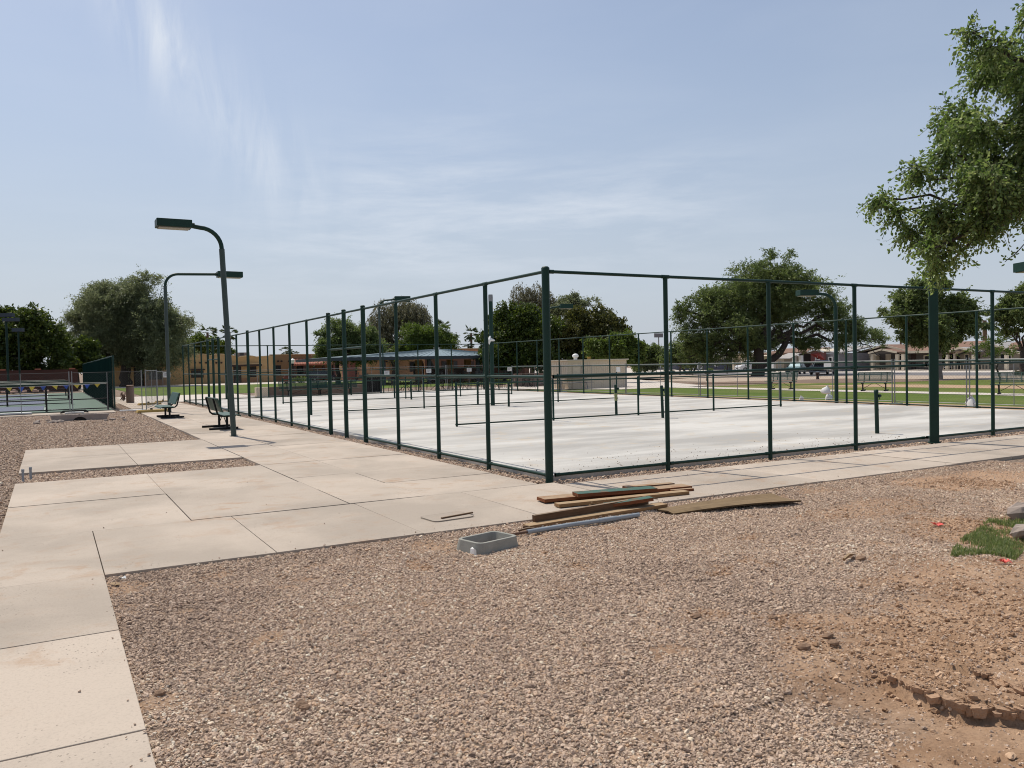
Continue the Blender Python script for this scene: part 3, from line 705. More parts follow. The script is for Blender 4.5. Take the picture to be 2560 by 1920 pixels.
# ------------------------------------------------------------------ curved-arm court lamps
def lamp(name, label, loc, az, pz, arm, head=(.85, .5, .24), lean=0.0, mat=POLE, r=.068, hd=(0, 0)):
    t = thing(name, label, 'court lamp', loc, az, 'curved arm lamps around the courts')
    R_ = .5; pts = [(0, 0, -.05)]; 
    for i in range(1, 7): pts.append((lean*i/6, 0, (pz-R_)*i/6))
    for i in range(1, 9):
        a = math.pi/2*i/8; pts.append((lean+R_*(1-math.cos(a)), 0, pz-R_+R_*math.sin(a)))
    pts.append((lean+arm, 0, pz+.05))
    b = MB(); b.tube(pts[:7], r, 12); b.build('pole', mat, t, smooth=True)
    b = MB(); b.tube(pts[6:], [r*.8]*(len(pts)-6), 12); b.build('arm', GREEN, t, smooth=True)
    L, Wd, H = head; x0 = lean+arm; z = pz+.05-H*.5+hd[1]
    b = MB(); b.box(x0-.12, x0-.12+L, -Wd/2, Wd/2, z, z+H); hd_ = b.build('lamp_head', GREEN, t, bevel=.012)
    b = MB(); b.box(x0-.07, x0-.17+L, -Wd/2+.05, Wd/2-.05, z-.02, z+.012); b.build('lens', LENS, hd_)
    b = MB(); b.tube([(x0-.2, 0, pz+.045), (x0-.1, 0, pz+.05)], r*.95, 10); b.build('arm_collar', GREEN, t, smooth=True)
    b = MB(); b.box(-.09, .09, -.09, .09, -.06, .012); b.build('base_plate', mat, t)
    return t
lamp('court_lamp', 'nearest curved lamp post beside the front bench, head out over the gravel', (-2.2, 11.47, 0), math.pi, 5.2, .83, (.80, .46, .19), .16)
lamp('court_lamp', 'curved lamp post beside the second bench, head reaching over the court fence', (-1.99, 25.9, 0), 0, 5.62, 2.15, (1.0, .5, .24), -.02)
P = at(953, 982); lamp('court_lamp', 'curved lamp post at the far end fence in front of the willow like tree', (P.x, P.y, -.03), R(-20), 5.9, 1.1, (1.0, .55, .36))
P = at(1366, 985); lamp('court_lamp', 'curved lamp post hidden behind the corner post, head against dark trees', (P.x, P.y, -.03), R(-25), 4.7, .95, (.7, .45, .24))
lamp('court_lamp', 'curved lamp post on the right hand fence before the big spreading tree', (18.5, 9.95, 0), math.pi*.86, 3.95, .85, (.66, .42, .2), 0, GREEN)
P = at(2708, 1008); lamp('court_lamp', 'lamp whose head juts in at the right edge above the fence', (P.x, P.y, -.03), math.pi*.86, 4.45, 1.3, (1.0, .6, .3), 0, GREEN)
for px, py, ty, l, rr in ((22, 985, 775, 'tall double headed court light at the left edge before the dark tree', .1), (51, 985, 812, 'shorter single headed court light before the dark tree at left', .07)):
    P = at(px, py); zt = ztop(P, px, ty+14); t = thing('court_light', l, 'court light', (P.x, P.y, 0), 0)
    b = MB(); b.tube([(0, 0, 0), (0, 0, zt)], rr, 8); b.build('pole', DGREEN, t, smooth=True)
    w = .62 if rr > .08 else .4
    b = MB(); b.obox((-w*.87, w*.49, zt-.1), (w*.87, -w*.49, zt-.1), .45, .30); b.build('lamp_head', FASCIA, t)
    if rr > .08:
        b = MB(); b.obox((-w*.3, w*.1, zt-.50), (w*1.4, -w*.95, zt-.50), .45, .30); b.build('lamp_head', FASCIA, t)

# ------------------------------------------------------------------ benches
def bench(name, label, loc, rz, L=1.8, group='green park benches', mat=None):
    """seat faces +x, length along y"""
    t = thing(name, label, 'bench', loc, rz, group); g = mat or BENCHG
    b = MB(); b.prism([(-.02, .415), (.38, .43), (.44, .405), (.46, .36), (.43, .36), (.41, .385), (.36, .40), (-.02, .385)], 'y', -L/2, L/2); b.build('seat', g, t, bevel=.008)
    b = MB(); b.prism([(-.06, .50), (-.02, .49), (-.155, .88), (-.175, .90), (-.2, .885)], 'y', -L/2, L/2); b.build('backrest', g, t, bevel=.008)
    for y in (-L*.33, L*.33):
        b = MB(); b.tube([(-.36, y, .03), (.42, y, .03)], .033, 10); b.build('base_runner', BLACK, t, smooth=True)
        b = MB(); b.tube([(.12, y, .03), (.12, y, .39)], .034, 10); b.tube([(.10, y, .37), (.36, y, .385)], .022, 8); b.build('leg', BLACK, t, smooth=True)
        b = MB(); b.tube([(.36, y, .375), (.05, y, .37), (-.06, y, .385), (-.13, y, .45), (-.17, y, .60), (-.235, y, .88)], .026, 8); b.build('back_support', BLACK, t, smooth=True)
    for y, s in ((-L*.33, 1), (L*.33, -1)):
        b = MB(); b.tube([(.12, y, .10), (.12, y+s*L*.28, .37)], .011, 6); b.build('brace', BLACK, t, smooth=True)
    return t
bench('bench', 'front green bench beside the nearest lamp post, facing the court', (-2.02, 14.62, 0), 0, 1.85)
bench('bench', 'second green bench beside the farther lamp post, facing the gravel', (-2.42, 21.85, 0), math.pi, 1.85)
MESHG = plain('mesh_green', (.022, .075, .055), (.016, .055, .04), .6, 5)
def perforated(name, label, loc, rz, L=1.9):
    t = bench(name, label, loc, rz, L, 'green mesh benches on the far lawn', MESHG)
    for c in [o for o in bpy.data.objects if o.parent == t and o.name.split('.')[0] in ('seat', 'backrest')]: 
        nm = c.name.split('.')[0]; bpy.data.objects.remove(c); b = MB()
        p, q = ((Vector((-.02, 0, .41)), Vector((.44, 0, .42))) if nm == 'seat' else (Vector((-.05, 0, .50)), Vector((-.19, 0, .90))))
        for i in range(13): m = p+(q-p)*i/12; r = .018 if i in (0, 12) else .009; b.tube([(m.x, -L/2, m.z), (m.x, L/2, m.z)], r, 5)
        for y in np.linspace(-L/2, L/2, 4): b.tube([(p.x, y, p.z), (q.x, y, q.z)], .02, 5)
        n = int(L/.045)
        for i in range(n): y = -L/2+L*i/n; b.tube([(p.x, y, p.z), (q.x, y+.03, q.z)], .006, 3, cap=False)
        b.build(nm, MESHG, t)
    return t
for px, py, l in ((2187, 976, 'green mesh bench on the lawn edge left of the square pole'), (2535, 984, 'green mesh bench on the lawn at the right edge'), (1955, 972, 'green mesh bench half hidden behind the right hand fence posts')):
    P = at(px, py); perforated('lawn_bench', l, (P.x, P.y, -.02), R(203), 1.6)
for px, py, l in ((760, 990, 'green mesh bench against the low brown wall at left'), (835, 988, 'green mesh bench beside the waste bin near the low brown wall')):
    P = at(px, py); perforated('lawn_bench', l, (P.x, P.y, -.02), R(-90), 2.9)

# ------------------------------------------------------------------ temporary construction fencing
def mesh_panel(w, h, par, sp=.11):
    b = MB(); r = .0012
    def wire(p, q):
        p, q = Vector(p), Vector(q); d = (q-p).normalized(); a = d.orthogonal().normalized(); c = d.cross(a); i = len(b.v)
        for e in (p, q):
            for j in range(3): an = 2.094*j; b.v.append(tuple(e+(a*math.cos(an)+c*math.sin(an))*r))
        b.f += [(i, i+1, i+4, i+3), (i+1, i+2, i+5, i+4), (i+2, i, i+3, i+5)]
    n = int((w+h)/sp)
    for k in range(1, n):
        o = k*sp
        x0, z0 = (o, 0) if o <= w else (w, o-w); x1, z1 = (0, o) if o <= h else (o-h, h)
        wire((x0, 0, z0), (x1, .003, z1)); wire((w-x0, 0, z0), (w-x1, -.003, z1))
    o = b.build('wire_mesh', WIRE, par, recalc=False); o['kind'] = 'stuff'; return o
def temp_panel(name, label, w, h, foot=None, rmat=None):
    t = thing(name, label, 'fence', (0, 0, 0), 0, 'temporary wire fence panels')
    for x in (0, w):
        b = MB(); b.tube([(x, 0, .02), (x, 0, h+.06)], .021, 8); b.build('post', GALV, t, smooth=True)
    for z in (.12, h):
        b = MB(); b.tube([(0, 0, z), (w, 0, z)], .013 if rmat is None else .008, 8); b.build('rail', rmat or GALV, t, smooth=True)
    b = MB(); b.tube([(w/2, 0, .12), (w/2, 0, h)], .013, 8); b.build('brace', GALV, t, smooth=True)
    o = mesh_panel(w-.04, h-.16, t); o.location = (.02, 0, .14)
    for x in (.05, w-.05):
        b = MB(); b.tube([(x, -.35, .03), (x, .35, .03)], .022, 8); b.build('foot', foot or GALV, t, smooth=True)
    return t
def panel_between(name, label, P, Q, h, foot=None, rmat=None):
    d = Q-P; t = temp_panel(name, label, d.length-.1, h, foot, rmat); t.location = (P.x, P.y, -.04); t.rotation_euler = (0, 0, math.atan2(d.y, d.x)); return t
TD = [at(px, py, -.04) for px, py in ((2640, 1024), (2429, 1014), (2247, 1008), (1953, 998), (1733, 991), (1560, 985), (1415, 980.5), (1290, 976))]
TD = [Vector((19.75, y, 0)) for y in (3.0, 5.9, 8.6, 13.75, 18.5, 24.0, 30.2, 36.0)]
tl = ['at the right edge', 'right of the square pole', 'in front of the left lawn bench', 'with the sandbag at its foot', 'before the dark blue house', 'before the beige shed end', 'in front of the beige shed']
for i in range(7): panel_between('wire_fence', 'temporary wire fence panel on the right lawn side, '+tl[i], TD[i], TD[i+1], 1.55)
XC2 = [2.5, 6.2, 9.6, 13.0, 16.4, 19.7]
cl = ['left end of the far row', 'before the mesh bench in the far row', 'before the patio tables in the far row', 'before the bar stools in the far row', 'right end of the far row']
for i in range(5): panel_between('wire_fence', 'temporary wire fence panel, '+cl[i], Vector((XC2[i], 38.6, 0)), Vector((XC2[i+1], 38.6, 0)), 1.65)
LF = [Vector((-12.4, 29.6, 0)), Vector((-9.0, 29.2, 0)), Vector((-5.4, 28.85, 0)), Vector((-2.68, 28.4, 0))]
ll = ['far left in front of the finished court', 'left of the culvert in front of the finished court', 'between the culvert and the walkway']
for i in range(3): panel_between('wire_fence', 'temporary wire fence panel '+ll[i], LF[i], LF[i+1], 1.72, None, WIRE)
panel_between('wire_fence', 'temporary wire fence panel turned along the walkway on mustard blocks', Vector((-2.62, 28.4, 0)), Vector((-1.62, 33.7, 0)), 1.74)
panel_between('wire_fence', 'temporary wire fence panel closing the walkway behind the lamp post', Vector((-1.58, 33.9, 0)), Vector((-.7, 36.9, 0)), 1.70)
for i, (px, py, w) in enumerate(((382, 1030, 1.3), (374, 1012, 1.1), (410, 1006, .9))):
    P = at(px, py); t = thing('ballast_block', ['mustard ballast block nearest the second bench', 'mustard ballast block behind the nearest one', 'mustard ballast block farthest along the walkway'][i], 'block', (P.x, P.y, 0), R(8), 'mustard fence ballast blocks')
    b = MB(); b.hexa([(-w/2, -.22, 0), (w/2, -.22, 0), (w/2, .22, 0), (-w/2, .22, 0), (-w/2+.06, -.16, .1), (w/2-.06, -.16, .1), (w/2-.06, .16, .1), (-w/2+.06, .16, .1)]); b.build('block', YFOOT, t, bevel=.02)
    b = MB(); b.tube([(-.05, 0, .1), (-.05, 0, .16)], .05, 8); b.build('socket', BLACK, t)
for px, py, D, l in ((2069, 916, 0, 'small white notice on the wire fence before the parked cars'), (1546, 924, 0, 'small white notice on the wire fence before the beige shed'), (1274, 923, 1, 'small white notice on the far wire fence right of the stools'),
                     (1173, 924, 1, 'small white notice on the far wire fence before the pavilion column'), (1072, 927, 1, 'small white notice on the far wire fence before the pavilion left end'), (967, 932, 1, 'small white notice on the far wire fence left of the patio chairs'), (417, 937, 2, 'small white notice on the walkway wire panel')):
    P = onX(px, py, 19.70) if D == 0 else (onY(px, py, 38.55) if D == 1 else onY(px, py, 35.2))
    t = thing('fence_notice', l, 'sign', P, math.pi/2 if D == 0 else 0, 'white notices tied to the wire fence')
    b = MB(); b.box(-.17, .17, -.006, .006, -.13, .13); b.build('board', PAPER, t)
    b = MB()
    for z in (.07, .03, -.01, -.05): b.box(-.12, .12 if z > 0 else .05, -.009, -.0065, z-.008, z+.008)
    b.build('print_lines', SIDGREY, t)

# sandbags and rags by the right fence
for px, py, s, l in ((2067, 985, .42, 'white sandbag hung on the right wire fence'), (2071, 1000, .38, 'white sandbag on the dirt under the hung one'), (2003, 1001, .26, 'small white rag on the dirt left of the sandbags'), (2428, 1017, .5, 'flat white sandbag at the foot of the right hand wire panel')):
    D = 31.0; P = atD(px, py, D) if py < 990 else at(px, py, -.03)
    t = thing('sandbag', l, 'sandbag', P, random.uniform(0, 3), 'white sandbags by the wire fence')
    b = MB(); b.lathe([(s*.12, 0), (s*.45, s*.06), (s*.5, s*.25), (s*.36, s*.5), (s*.12, s*.66), (s*.07, s*.7), (s*.13, s*.8)], n=10)
    b.v = [(x+.15*s*math.sin(5*z/s), y*.6, z) for x, y, z in b.v]; b.build('sack', PAPER, t, smooth=True)

# ------------------------------------------------------------------ finished courts at left
def court_fence_left(y, x0, x1, label, sag=0, n=4, h=1.2):
    t = thing('court_rail_fence', label, 'fence', (x0, y, 0), 0, 'low black rail fences on the finished courts'); w = x1-x0
    for i in range(n+1):
        b = MB(); b.tube([(w*i/n, 0, 0), (w*i/n, 0, h)], .045, 8); b.build('post', BLACK, t, smooth=True)
    b = MB(); b.tube([(0, 0, h-.02), (w, 0, h-.02)], .05, 8); b.build('top_rail', GREEN, t, smooth=True)
    for z in (.07, .5):
        b = MB(); b.tube([(0, 0, z), (w, 0, z)], .025, 6); b.build('rail', BLACK, t, smooth=True)
    return t
court_fence_left(31.0, -13.6, -3.95, 'low rail fence along the near edge of the finished court', n=4)
court_fence_left(39.8, -17, -5.2, 'low rail fence behind the first finished court', n=4, h=1.15)
court_fence_left(49.2, -21, -5.2, 'low rail fence behind the second finished court', n=4, h=1.15)
court_fence_left(58.4, -24, -5.2, 'low rail fence behind the third finished court', n=4, h=1.15)
t = thing('windscreen_fence', 'tall fence with dark green windscreen along the finished court edge', 'fence', (-3.72, 30.5, 0))
L = 37.0
for i in range(13):
    b = MB(); y = L*i/12; b.tube([(0, y, 0), (0, y, 2.42)], .045, 8); b.build('post', GREEN, t, smooth=True)
    if i < 12:
        b = MB(); y1 = L*(i+1)/12; zz = [random.uniform(-.02, .02) for _ in range(3)]
        xs_ = [-.05, -.075-abs(zz[0]), -.05]
        b.prism([(-.058, y+.02), (-.08+zz[1]*.4, (y+y1)/2), (-.058, y1-.02), (-.05, y1-.02), (-.07+zz[1]*.4, (y+y1)/2), (-.05, y+.02)], 'z', .06, 2.34+zz[0]); b.build('windscreen', SCREEN, t)
b = MB(); b.tube([(0, 0, 2.38), (0, L, 2.38)], .03, 8); b.build('top_rail', GREEN, t, smooth=True)
b = MB(); b.tube([(0, 0, .08), (0, L, .08)], .03, 8); b.build('bottom_rail', GREEN, t, smooth=True)
t = thing('pennant_string', 'string of yellow and blue triangular pennants on the near court rail', 'pennants', (0, 30.92, 0))
pn = [(23, 'y'), (53, 'b'), (80, 'y'), (108, 'b'), (137, 'y'), (165, 'b'), (192, 'y'), (218, 'b'), (243, 'y')]; last = None; cord = []
for i, (px, c) in enumerate(pn):
    py = 970+(px-23)*-.042; w = .115; P = onY(px, py-1, 30.92); cord.append((P.x, 0, P.z+.005))
    b = MB(); tip = (P.x+random.uniform(-.02, .07), random.uniform(-.06, .06), P.z-.2*random.uniform(.75, 1.05)); b.prism([(0, 0), (1, 0), (.5, 1)], 'z', 0, 1)
    b.v = [(P.x-w, 0, P.z), (P.x+w, 0, P.z), tip, (P.x-w, .004, P.z), (P.x+w, .004, P.z), (tip[0], tip[1]+.004, tip[2])]
    b.build('pennant', YEL if c == 'y' else BLU, t)
b = MB(); b.tube([(-13, 0, cord[0][2]-.02)]+cord+[(-4.0, 0, 1.16)], .005, 5); b.build('cord', WHITE, t)
P = at(120, 1033); t = thing('white_board', 'long white board lying on the curb at the far left', 'board', (-7.9, 29.55, 0), R(3)); b = MB(); b.box(-.6, 1.0, -.3, .3, 0, .07); b.build('board', WHITE, t, bevel=.008); b = MB(); b.box(-.6, 1.0, -.36, -.32, 0, .03); b.build('edge_strip', SIDGREY, t)
t = thing('white_board', 'short white board lying on the curb end beside the ballast block', 'board', (-3.1, 28.5, 0), R(2)); b = MB(); b.box(-.55, .5, -.12, .12, 0, .05); b.build('board', WHITE, t, bevel=.006)
# fence foot ring and culvert
t = thing('steel_loop_stand', 'black looped steel foot under the wire fence beside the culvert', 'fence foot', (-5.35, 28.7, 0)); b = MB(); b.tube([(-.5, -.25, .03), (-.42, -.25, .11), (.42, -.25, .11), (.5, -.25, .03), (.42, .2, .03), (-.42, .2, .03), (-.5, -.25, .03)], .025, 6); b.build('loop', BLACK, t, smooth=True); b = MB(); b.box(-.35, .35, -.18, .12, 0, .05); b.build('weight', PAPER, t)
t = thing('culvert', 'small concrete drain headwall with a half round opening in the left gravel', 'culvert', (-5.3, 23.2, -.12), R(-8))
pr = [(-.85, 0), (-.25, 0)]+[(-.25*math.cos(a), .22*math.sin(a)) for a in np.linspace(.15, math.pi-.15, 8)]+[(.25, 0), (.8, 0), (.95, .3), (-.95, .3)]
b = MB(); b.prism(pr, 'y', 0, .22); b.build('headwall', plain('old_concrete', (.3, .26, .23), (.22, .19, .17), .9, 4), t)
b = MB(); b.tube([(0, .02, .08), (0, 1.2, .06)], .23, 10); b.build('pipe', BLACK, t)
rr = random.Random(4)
def rock(par_or_loc, r, name, label=None, mat=STONE, seed=0, group=None, par=None):
    q = random.Random(seed); b = MB(); n1, n2 = 7, 5
    b.lathe([(r*math.sin(math.pi*(i+.35)/(n2+.0))*1.0, -r*.62*math.cos(math.pi*(i+.35)/n2)) for i in range(n2)], n=n1)
    b.v = [(x*q.uniform(.78, 1.2), y*q.uniform(.78, 1.2), z*q.uniform(.8, 1.15)) for x, y, z in b.v]
    o = b.build(name, mat, par); o.location = par_or_loc; o.rotation_euler = (q.uniform(-.3, .3), q.uniform(-.3, .3), q.random()*6)
    if label: tag(o, label, 'rock', group)
    return o
for i in range(16):
    sx = rr.choice((-1, -1, 1)); P = Vector((-5.3+sx*rr.uniform(.55, 1.5), 23.1+rr.uniform(-1.3, .5), -.02))
    rock(P, rr.uniform(.05, .12), 'culvert_rock', 'tan fist sized rock heaped beside the drain headwall', seed=i, group='rocks heaped around the culvert')
# two capped conduit stubs at the left
for i, (px, py, l) in enumerate(((58, 1205, 'left grey conduit stub sticking out of the gravel at the pad corner'), (77, 1199, 'right grey conduit stub sticking out of the gravel at the pad corner'))):
    P = at(px, py, -.05); t = thing('conduit_stub', l, 'pipe stub', P, 0, 'conduit stubs'); b = MB(); b.tube([(0, 0, -.05), (.0, 0, .19)], .019, 10); b.build('pipe', PVC, t, smooth=True)
    b = MB(); b.tube([(0, 0, .165), (0, 0, .205)], .0225, 10); b.build('collar', PVC, t, smooth=True)

# ------------------------------------------------------------------ lumber, pipe, meter box in the foreground
def wood(name, top, side, rough=.85, stretch=(14, 1.2, 1.2)):
    m, k, b = principled(name, rough, spec=.2)
    oc = k.add('ShaderNodeTexCoord').outputs['Object']
    g = k.noise(k.mapping(oc, (1.3, 22, 22)), 2.2, 7, .65, .5); n = k.noise(oc, 4.5, 6, .65)
    gm = k.add('ShaderNodeNewGeometry'); sp = k.add('ShaderNodeSeparateXYZ'); tcn = k.add('ShaderNodeTexCoord'); k.link(tcn.outputs['Normal'], sp.inputs[0])
    ct = k.ramp(g, [(.3, tuple(x*.62 for x in top)), (.65, top)]); cs = k.ramp(g, [(.3, tuple(x*.5 for x in side)), (.65, side)])
    ct = k.mix(k.math('MULTIPLY', k.ramp(n, [(.52, 0), (.66, 1)]), .5), ct, side)
    c = k.mix(k.ramp(sp.outputs[2], [(.55, 0), (.75, 1)]), cs, ct)      # paint or weathering on the broad face only
    k.link(c, b.inputs['Base Color']); bump(k, b, g, .003); return m
W_RUST = wood('weathered_plank', (.40, .28, .18), (.24, .085, .035))
W_GREEN = wood('green_painted_plank', (.07, .14, .115), (.22, .08, .035))
W_TAN = wood('tan_plank', (.40, .285, .17), (.33, .19, .09))
W_GREY = wood('grey_old_plank', (.27, .20, .14), (.16, .09, .05))
W_PLY = wood('dirty_plywood', (.225, .155, .085), (.10, .065, .035))
def plank(name, label, p, q, z, w, h, mat, zq=None, roll=0, group='loose planks dumped by the path corner', side=1):
    """p,q image points of the near bottom edge at the left and right end"""
    a, b_ = at(*p, z), at(*q, z if zq is None else zq); d = b_-a; L = d.length; hd = math.atan2(d.y, d.x)
    o = thing(name, label, 'plank', a, hd, group); o.rotation_euler = (roll, -math.asin(d.z/L), hd)
    n = 8; v = []
    rq = random.Random(int(p[0]*7+p[1])); bow = rq.uniform(-.006, .006)
    m = MB(); prev = None; verts = []
    for i in range(n+1):
        x = L*i/n; s = bow*math.sin(math.pi*i/n); e = rq.uniform(-.0015, .0015)
        xe = x+(rq.uniform(-.008, .008) if i in (0, n) else 0)
        verts.append([(xe, 0+e+s, 0), (xe+rq.uniform(-.004, .004)*(i in (0, n)), w+e+s, 0), (xe, w+e+s, h), (xe, e+s, h)])
    for i in range(n):
        a0, a1 = verts[i], verts[i+1]
        for j in range(4):
            jj = (j+1) % 4; m.quad(a0[j], a0[jj], a1[jj], a1[j])
    m.poly(verts[0]); m.poly(verts[n])
    import bmesh
    ob = m.build('board', mat, o)
    bm = bmesh.new(); bm.from_mesh(ob.data); bmesh.ops.remove_doubles(bm, verts=bm.verts, dist=1e-5); bmesh.ops.recalc_face_normals(bm, faces=bm.faces); bm.to_mesh(ob.data); bm.free()
    md = ob.modifiers.new('bevel', 'BEVEL'); md.width = .004; md.segments = 2; md.limit_method = 'ANGLE'
    return o
c7 = lambda x, y: (1080+x*.434, 1100+y*.434)
plank('plank', 'wide weathered plank with rust red edge on the concrete, under the green one', c7(650, 362), c7(1497, 283), .012, .235, .042, W_RUST)
plank('plank', 'green topped plank lying on the wide weathered plank', c7(840, 332), c7(1302, 298), .055, .20, .045, W_GREEN)
plank('plank', 'narrow tan plank on the concrete in front of the green one', c7(735, 391), c7(1482, 314), .004, .13, .042, W_TAN)
plank('plank', 'thin brown plank end showing behind the rest of the pile', c7(1120, 284), c7(1400, 262), .03, .12, .03, W_RUST)
plank('plank', 'thin rust brown slat end at the right end of the pile', c7(1380, 302), c7(1508, 292), .004, .10, .03, W_RUST)
plank('plank', 'short splintered plank with flaking green paint', c7(1010, 392), c7(1275, 352), .03, .13, .04, W_GREEN, .075)
plank('plank', 'long grey brown plank leaning on the path edge', c7(592, 494), c7(1250, 380), -.045, .05, .11, W_GREY, -.01)
plank('plank', 'long tan plank on the gravel next to the grey pipe', c7(566, 516), c7(1357, 388), -.05, .14, .04, W_TAN, -.02)
plank('plank', 'thin dark slat lying flat beside the pile on the gravel', c7(880, 462), c7(1160, 436), -.045, .04, .02, W_GREY)
# splinters at the rotten end
t = thing('wood_splinters', 'heap of broken splinters at the rotten plank end', 'splinters', at(*c7(990, 385), .02)); b = MB()
for i in range(26):
    p = Vector((random.gauss(.02, .08), random.gauss(.02, .04), random.uniform(0, .05))); d = Vector((random.uniform(-1, 1), random.uniform(-.6, .6), random.uniform(-.2, .5)))*random.uniform(.03, .09); b.tube([p, p+d], [random.uniform(.003, .007), .002], 4)
b.build('splinters', W_TAN, t)
P0, P1, P2, P3 = at(*c7(1390, 433), -.04), at(*c7(2128, 362), -.035), at(*c7(1955, 318), -.02), at(*c7(1296, 402), -.02)
t = thing('plywood_sheet', 'dirty warped plywood sheet lying on the gravel beside the path', 'plywood', P0); b = MB(); n = 10; top = []; 
def ply(u, v): 
    p = P0*(1-u)*(1-v)+P1*u*(1-v)+P2*u*v+P3*(1-u)*v; return p-P0+Vector((0, 0, .02*math.sin(3.1*u)+.012*math.sin(5*v+2*u)))
for i in range(n):
    for j in range(3):
        q = [ply(a/n, c/3) for a, c in ((i, j), (i+1, j), (i+1, j+1), (i, j+1))]; b.quad(*[x+Vector((0, 0, .018)) for x in q]); b.quad(*reversed(q))
rim = [ply(i/n, 0) for i in range(n+1)]+[ply(1, j/3) for j in (1, 2, 3)]+[ply(i/n, 1) for i in range(n-1, -1, -1)]+[ply(0, j/3) for j in (2, 1)]
for i in range(len(rim)): a, c = rim[i], rim[(i+1) % len(rim)]; b.quad(a, c, c+Vector((0, 0, .018)), a+Vector((0, 0, .018)))
ob = b.build('sheet', W_PLY, t)
# conduit pipe with rusty rod
a, c = at(*c7(548, 541), -.04), at(*c7(1192, 446), -.04); t = thing('grey_pipe', 'long grey conduit pipe lying on the gravel in front of the planks', 'pipe', a, math.atan2(c.y-a.y, c.x-a.x)); L = (c-a).length
b = MB(); b.tube([(0, 0, .02), (L*.35, 0, .028), (L*.7, 0, .026), (L, 0, .03)], .024, 12); b.build('pipe', PVC, t, smooth=True)
b = MB(); b.tube([(L*.62, 0, .026), (L*.78, 0, .027)], .0285, 12); b.build('coupling', PVC, t, smooth=True)
a2 = at(*c7(448, 553), -.035); L2 = (a-a2).length; b = MB(); b.tube([(-L2, -.01, .02), (.05, 0, .022)], .0135, 8); b.build('rusty_rod', RUST, t, smooth=True)
for i, (p, q, l) in enumerate((((500, 528), (590, 514), 'short dark stick beside the rusty rod end'), ((524, 508), (562, 509), 'tiny dark stick at the tan plank end'), ((1165, 330), (1300, 345), 'bent rusty wire scrap between the planks and plywood'))):
    a, c = at(*c7(*p), -.035 if i < 2 else .03), at(*c7(*q), -.035 if i < 2 else .0); t = thing('stick', l, 'stick', a, 0, 'dark sticks by the lumber'); b = MB(); d = c-a; b.tube([(0, 0, .012), d*.5+Vector((0, 0, .02)), d+Vector((0, 0, .012))], .011 if i < 2 else .007, 6); b.build('stick', W_GREY, t)
a, c = at(*c7(55, 455), .006), at(*c7(234, 422), .006); t = thing('stick', 'dark flat wooden stake lying across the utility cover on the path', 'stick', a, math.atan2(c.y-a.y, c.x-a.x)); b = MB(); b.box(0, (c-a).length, -.012, .014, 0, .018); b.build('stake', W_GREY, t, bevel=.003)
# utility cover set in the slab
def rrect(w, l, r, n=4):
    o = []
    for cx, cy, a0 in ((w/2-r, l/2-r, 0), (-w/2+r, l/2-r, 90), (-w/2+r, -l/2+r, 180), (w/2-r, -l/2+r, 270)):
        for i in range(n+1): a = R(a0+90*i/n); o.append((cx+r*math.cos(a), cy+r*math.sin(a)))
    return o
t = thing('utility_cover', 'flush concrete utility cover with rounded corners set in the path', 'utility cover', (-2.42, -1.72, 0), R(5)); b = MB(); b.prism(rrect(.5, .36, .06), 'z', -.05, .0075); b.build('lid', SLAB, t)
ring = MB(); o1 = rrect(.522, .382, .068); o2 = rrect(.51, .37, .064)
for i in range(len(o1)): j = (i+1) % len(o1); ring.quad((*o1[i], .0068), (*o1[j], .0068), (*o2[j], .0068), (*o2[i], .0068))
ring.build('gap_ring', JOINT, t)
# meter box
P = at(1216, 1357, -.05); t = thing('meter_box', 'grey concrete meter box ring resting on the gravel beside the pipe end', 'meter box', (-2.68, -3.17, -.06), R(17.5)); t.rotation_euler = (R(1.5), R(1), R(17.5)); t.scale = (.86, .86, .80)
W1, L1, H1 = .62, .40, .155
lv = [rrect(W1, L1, .085), rrect(W1-.02, L1-.02, .08), rrect(W1-.09, L1-.09, .05), rrect(W1-.14, L1-.14, .045), rrect(W1-.11, L1-.11, .05)]
lz = [0, H1, H1, .06, .0]
lv[0] = rrect(W1+.03, L1+.03, .09)
b = MB(); N = len(lv[0]); b.v = [(x, y, z) for l, z in zip(lv, lz) for x, y in l]
for a in range(4):
    for i in range(N): j = (i+1) % N; b.f.append((a*N+i, a*N+j, (a+1)*N+j, (a+1)*N+i))
b.build('box_ring', VBOX, t, bevel=.006)
b = MB(); b.tube([(-.26, -.02, .075), (.24, .02, .085)], .0075, 6); b.build('reinforcing_rod', RUST, t)
b = MB(); b.prism([(-.345, -.14), (-.315, -.15), (-.31, -.08), (-.335, -.07)], 'z', .02, .09); b.v = [(x+random.uniform(-.008, .004), y, z+random.uniform(-.015, .015)) for x, y, z in b.v]; b.build('paper_scrap', PAPER, t)
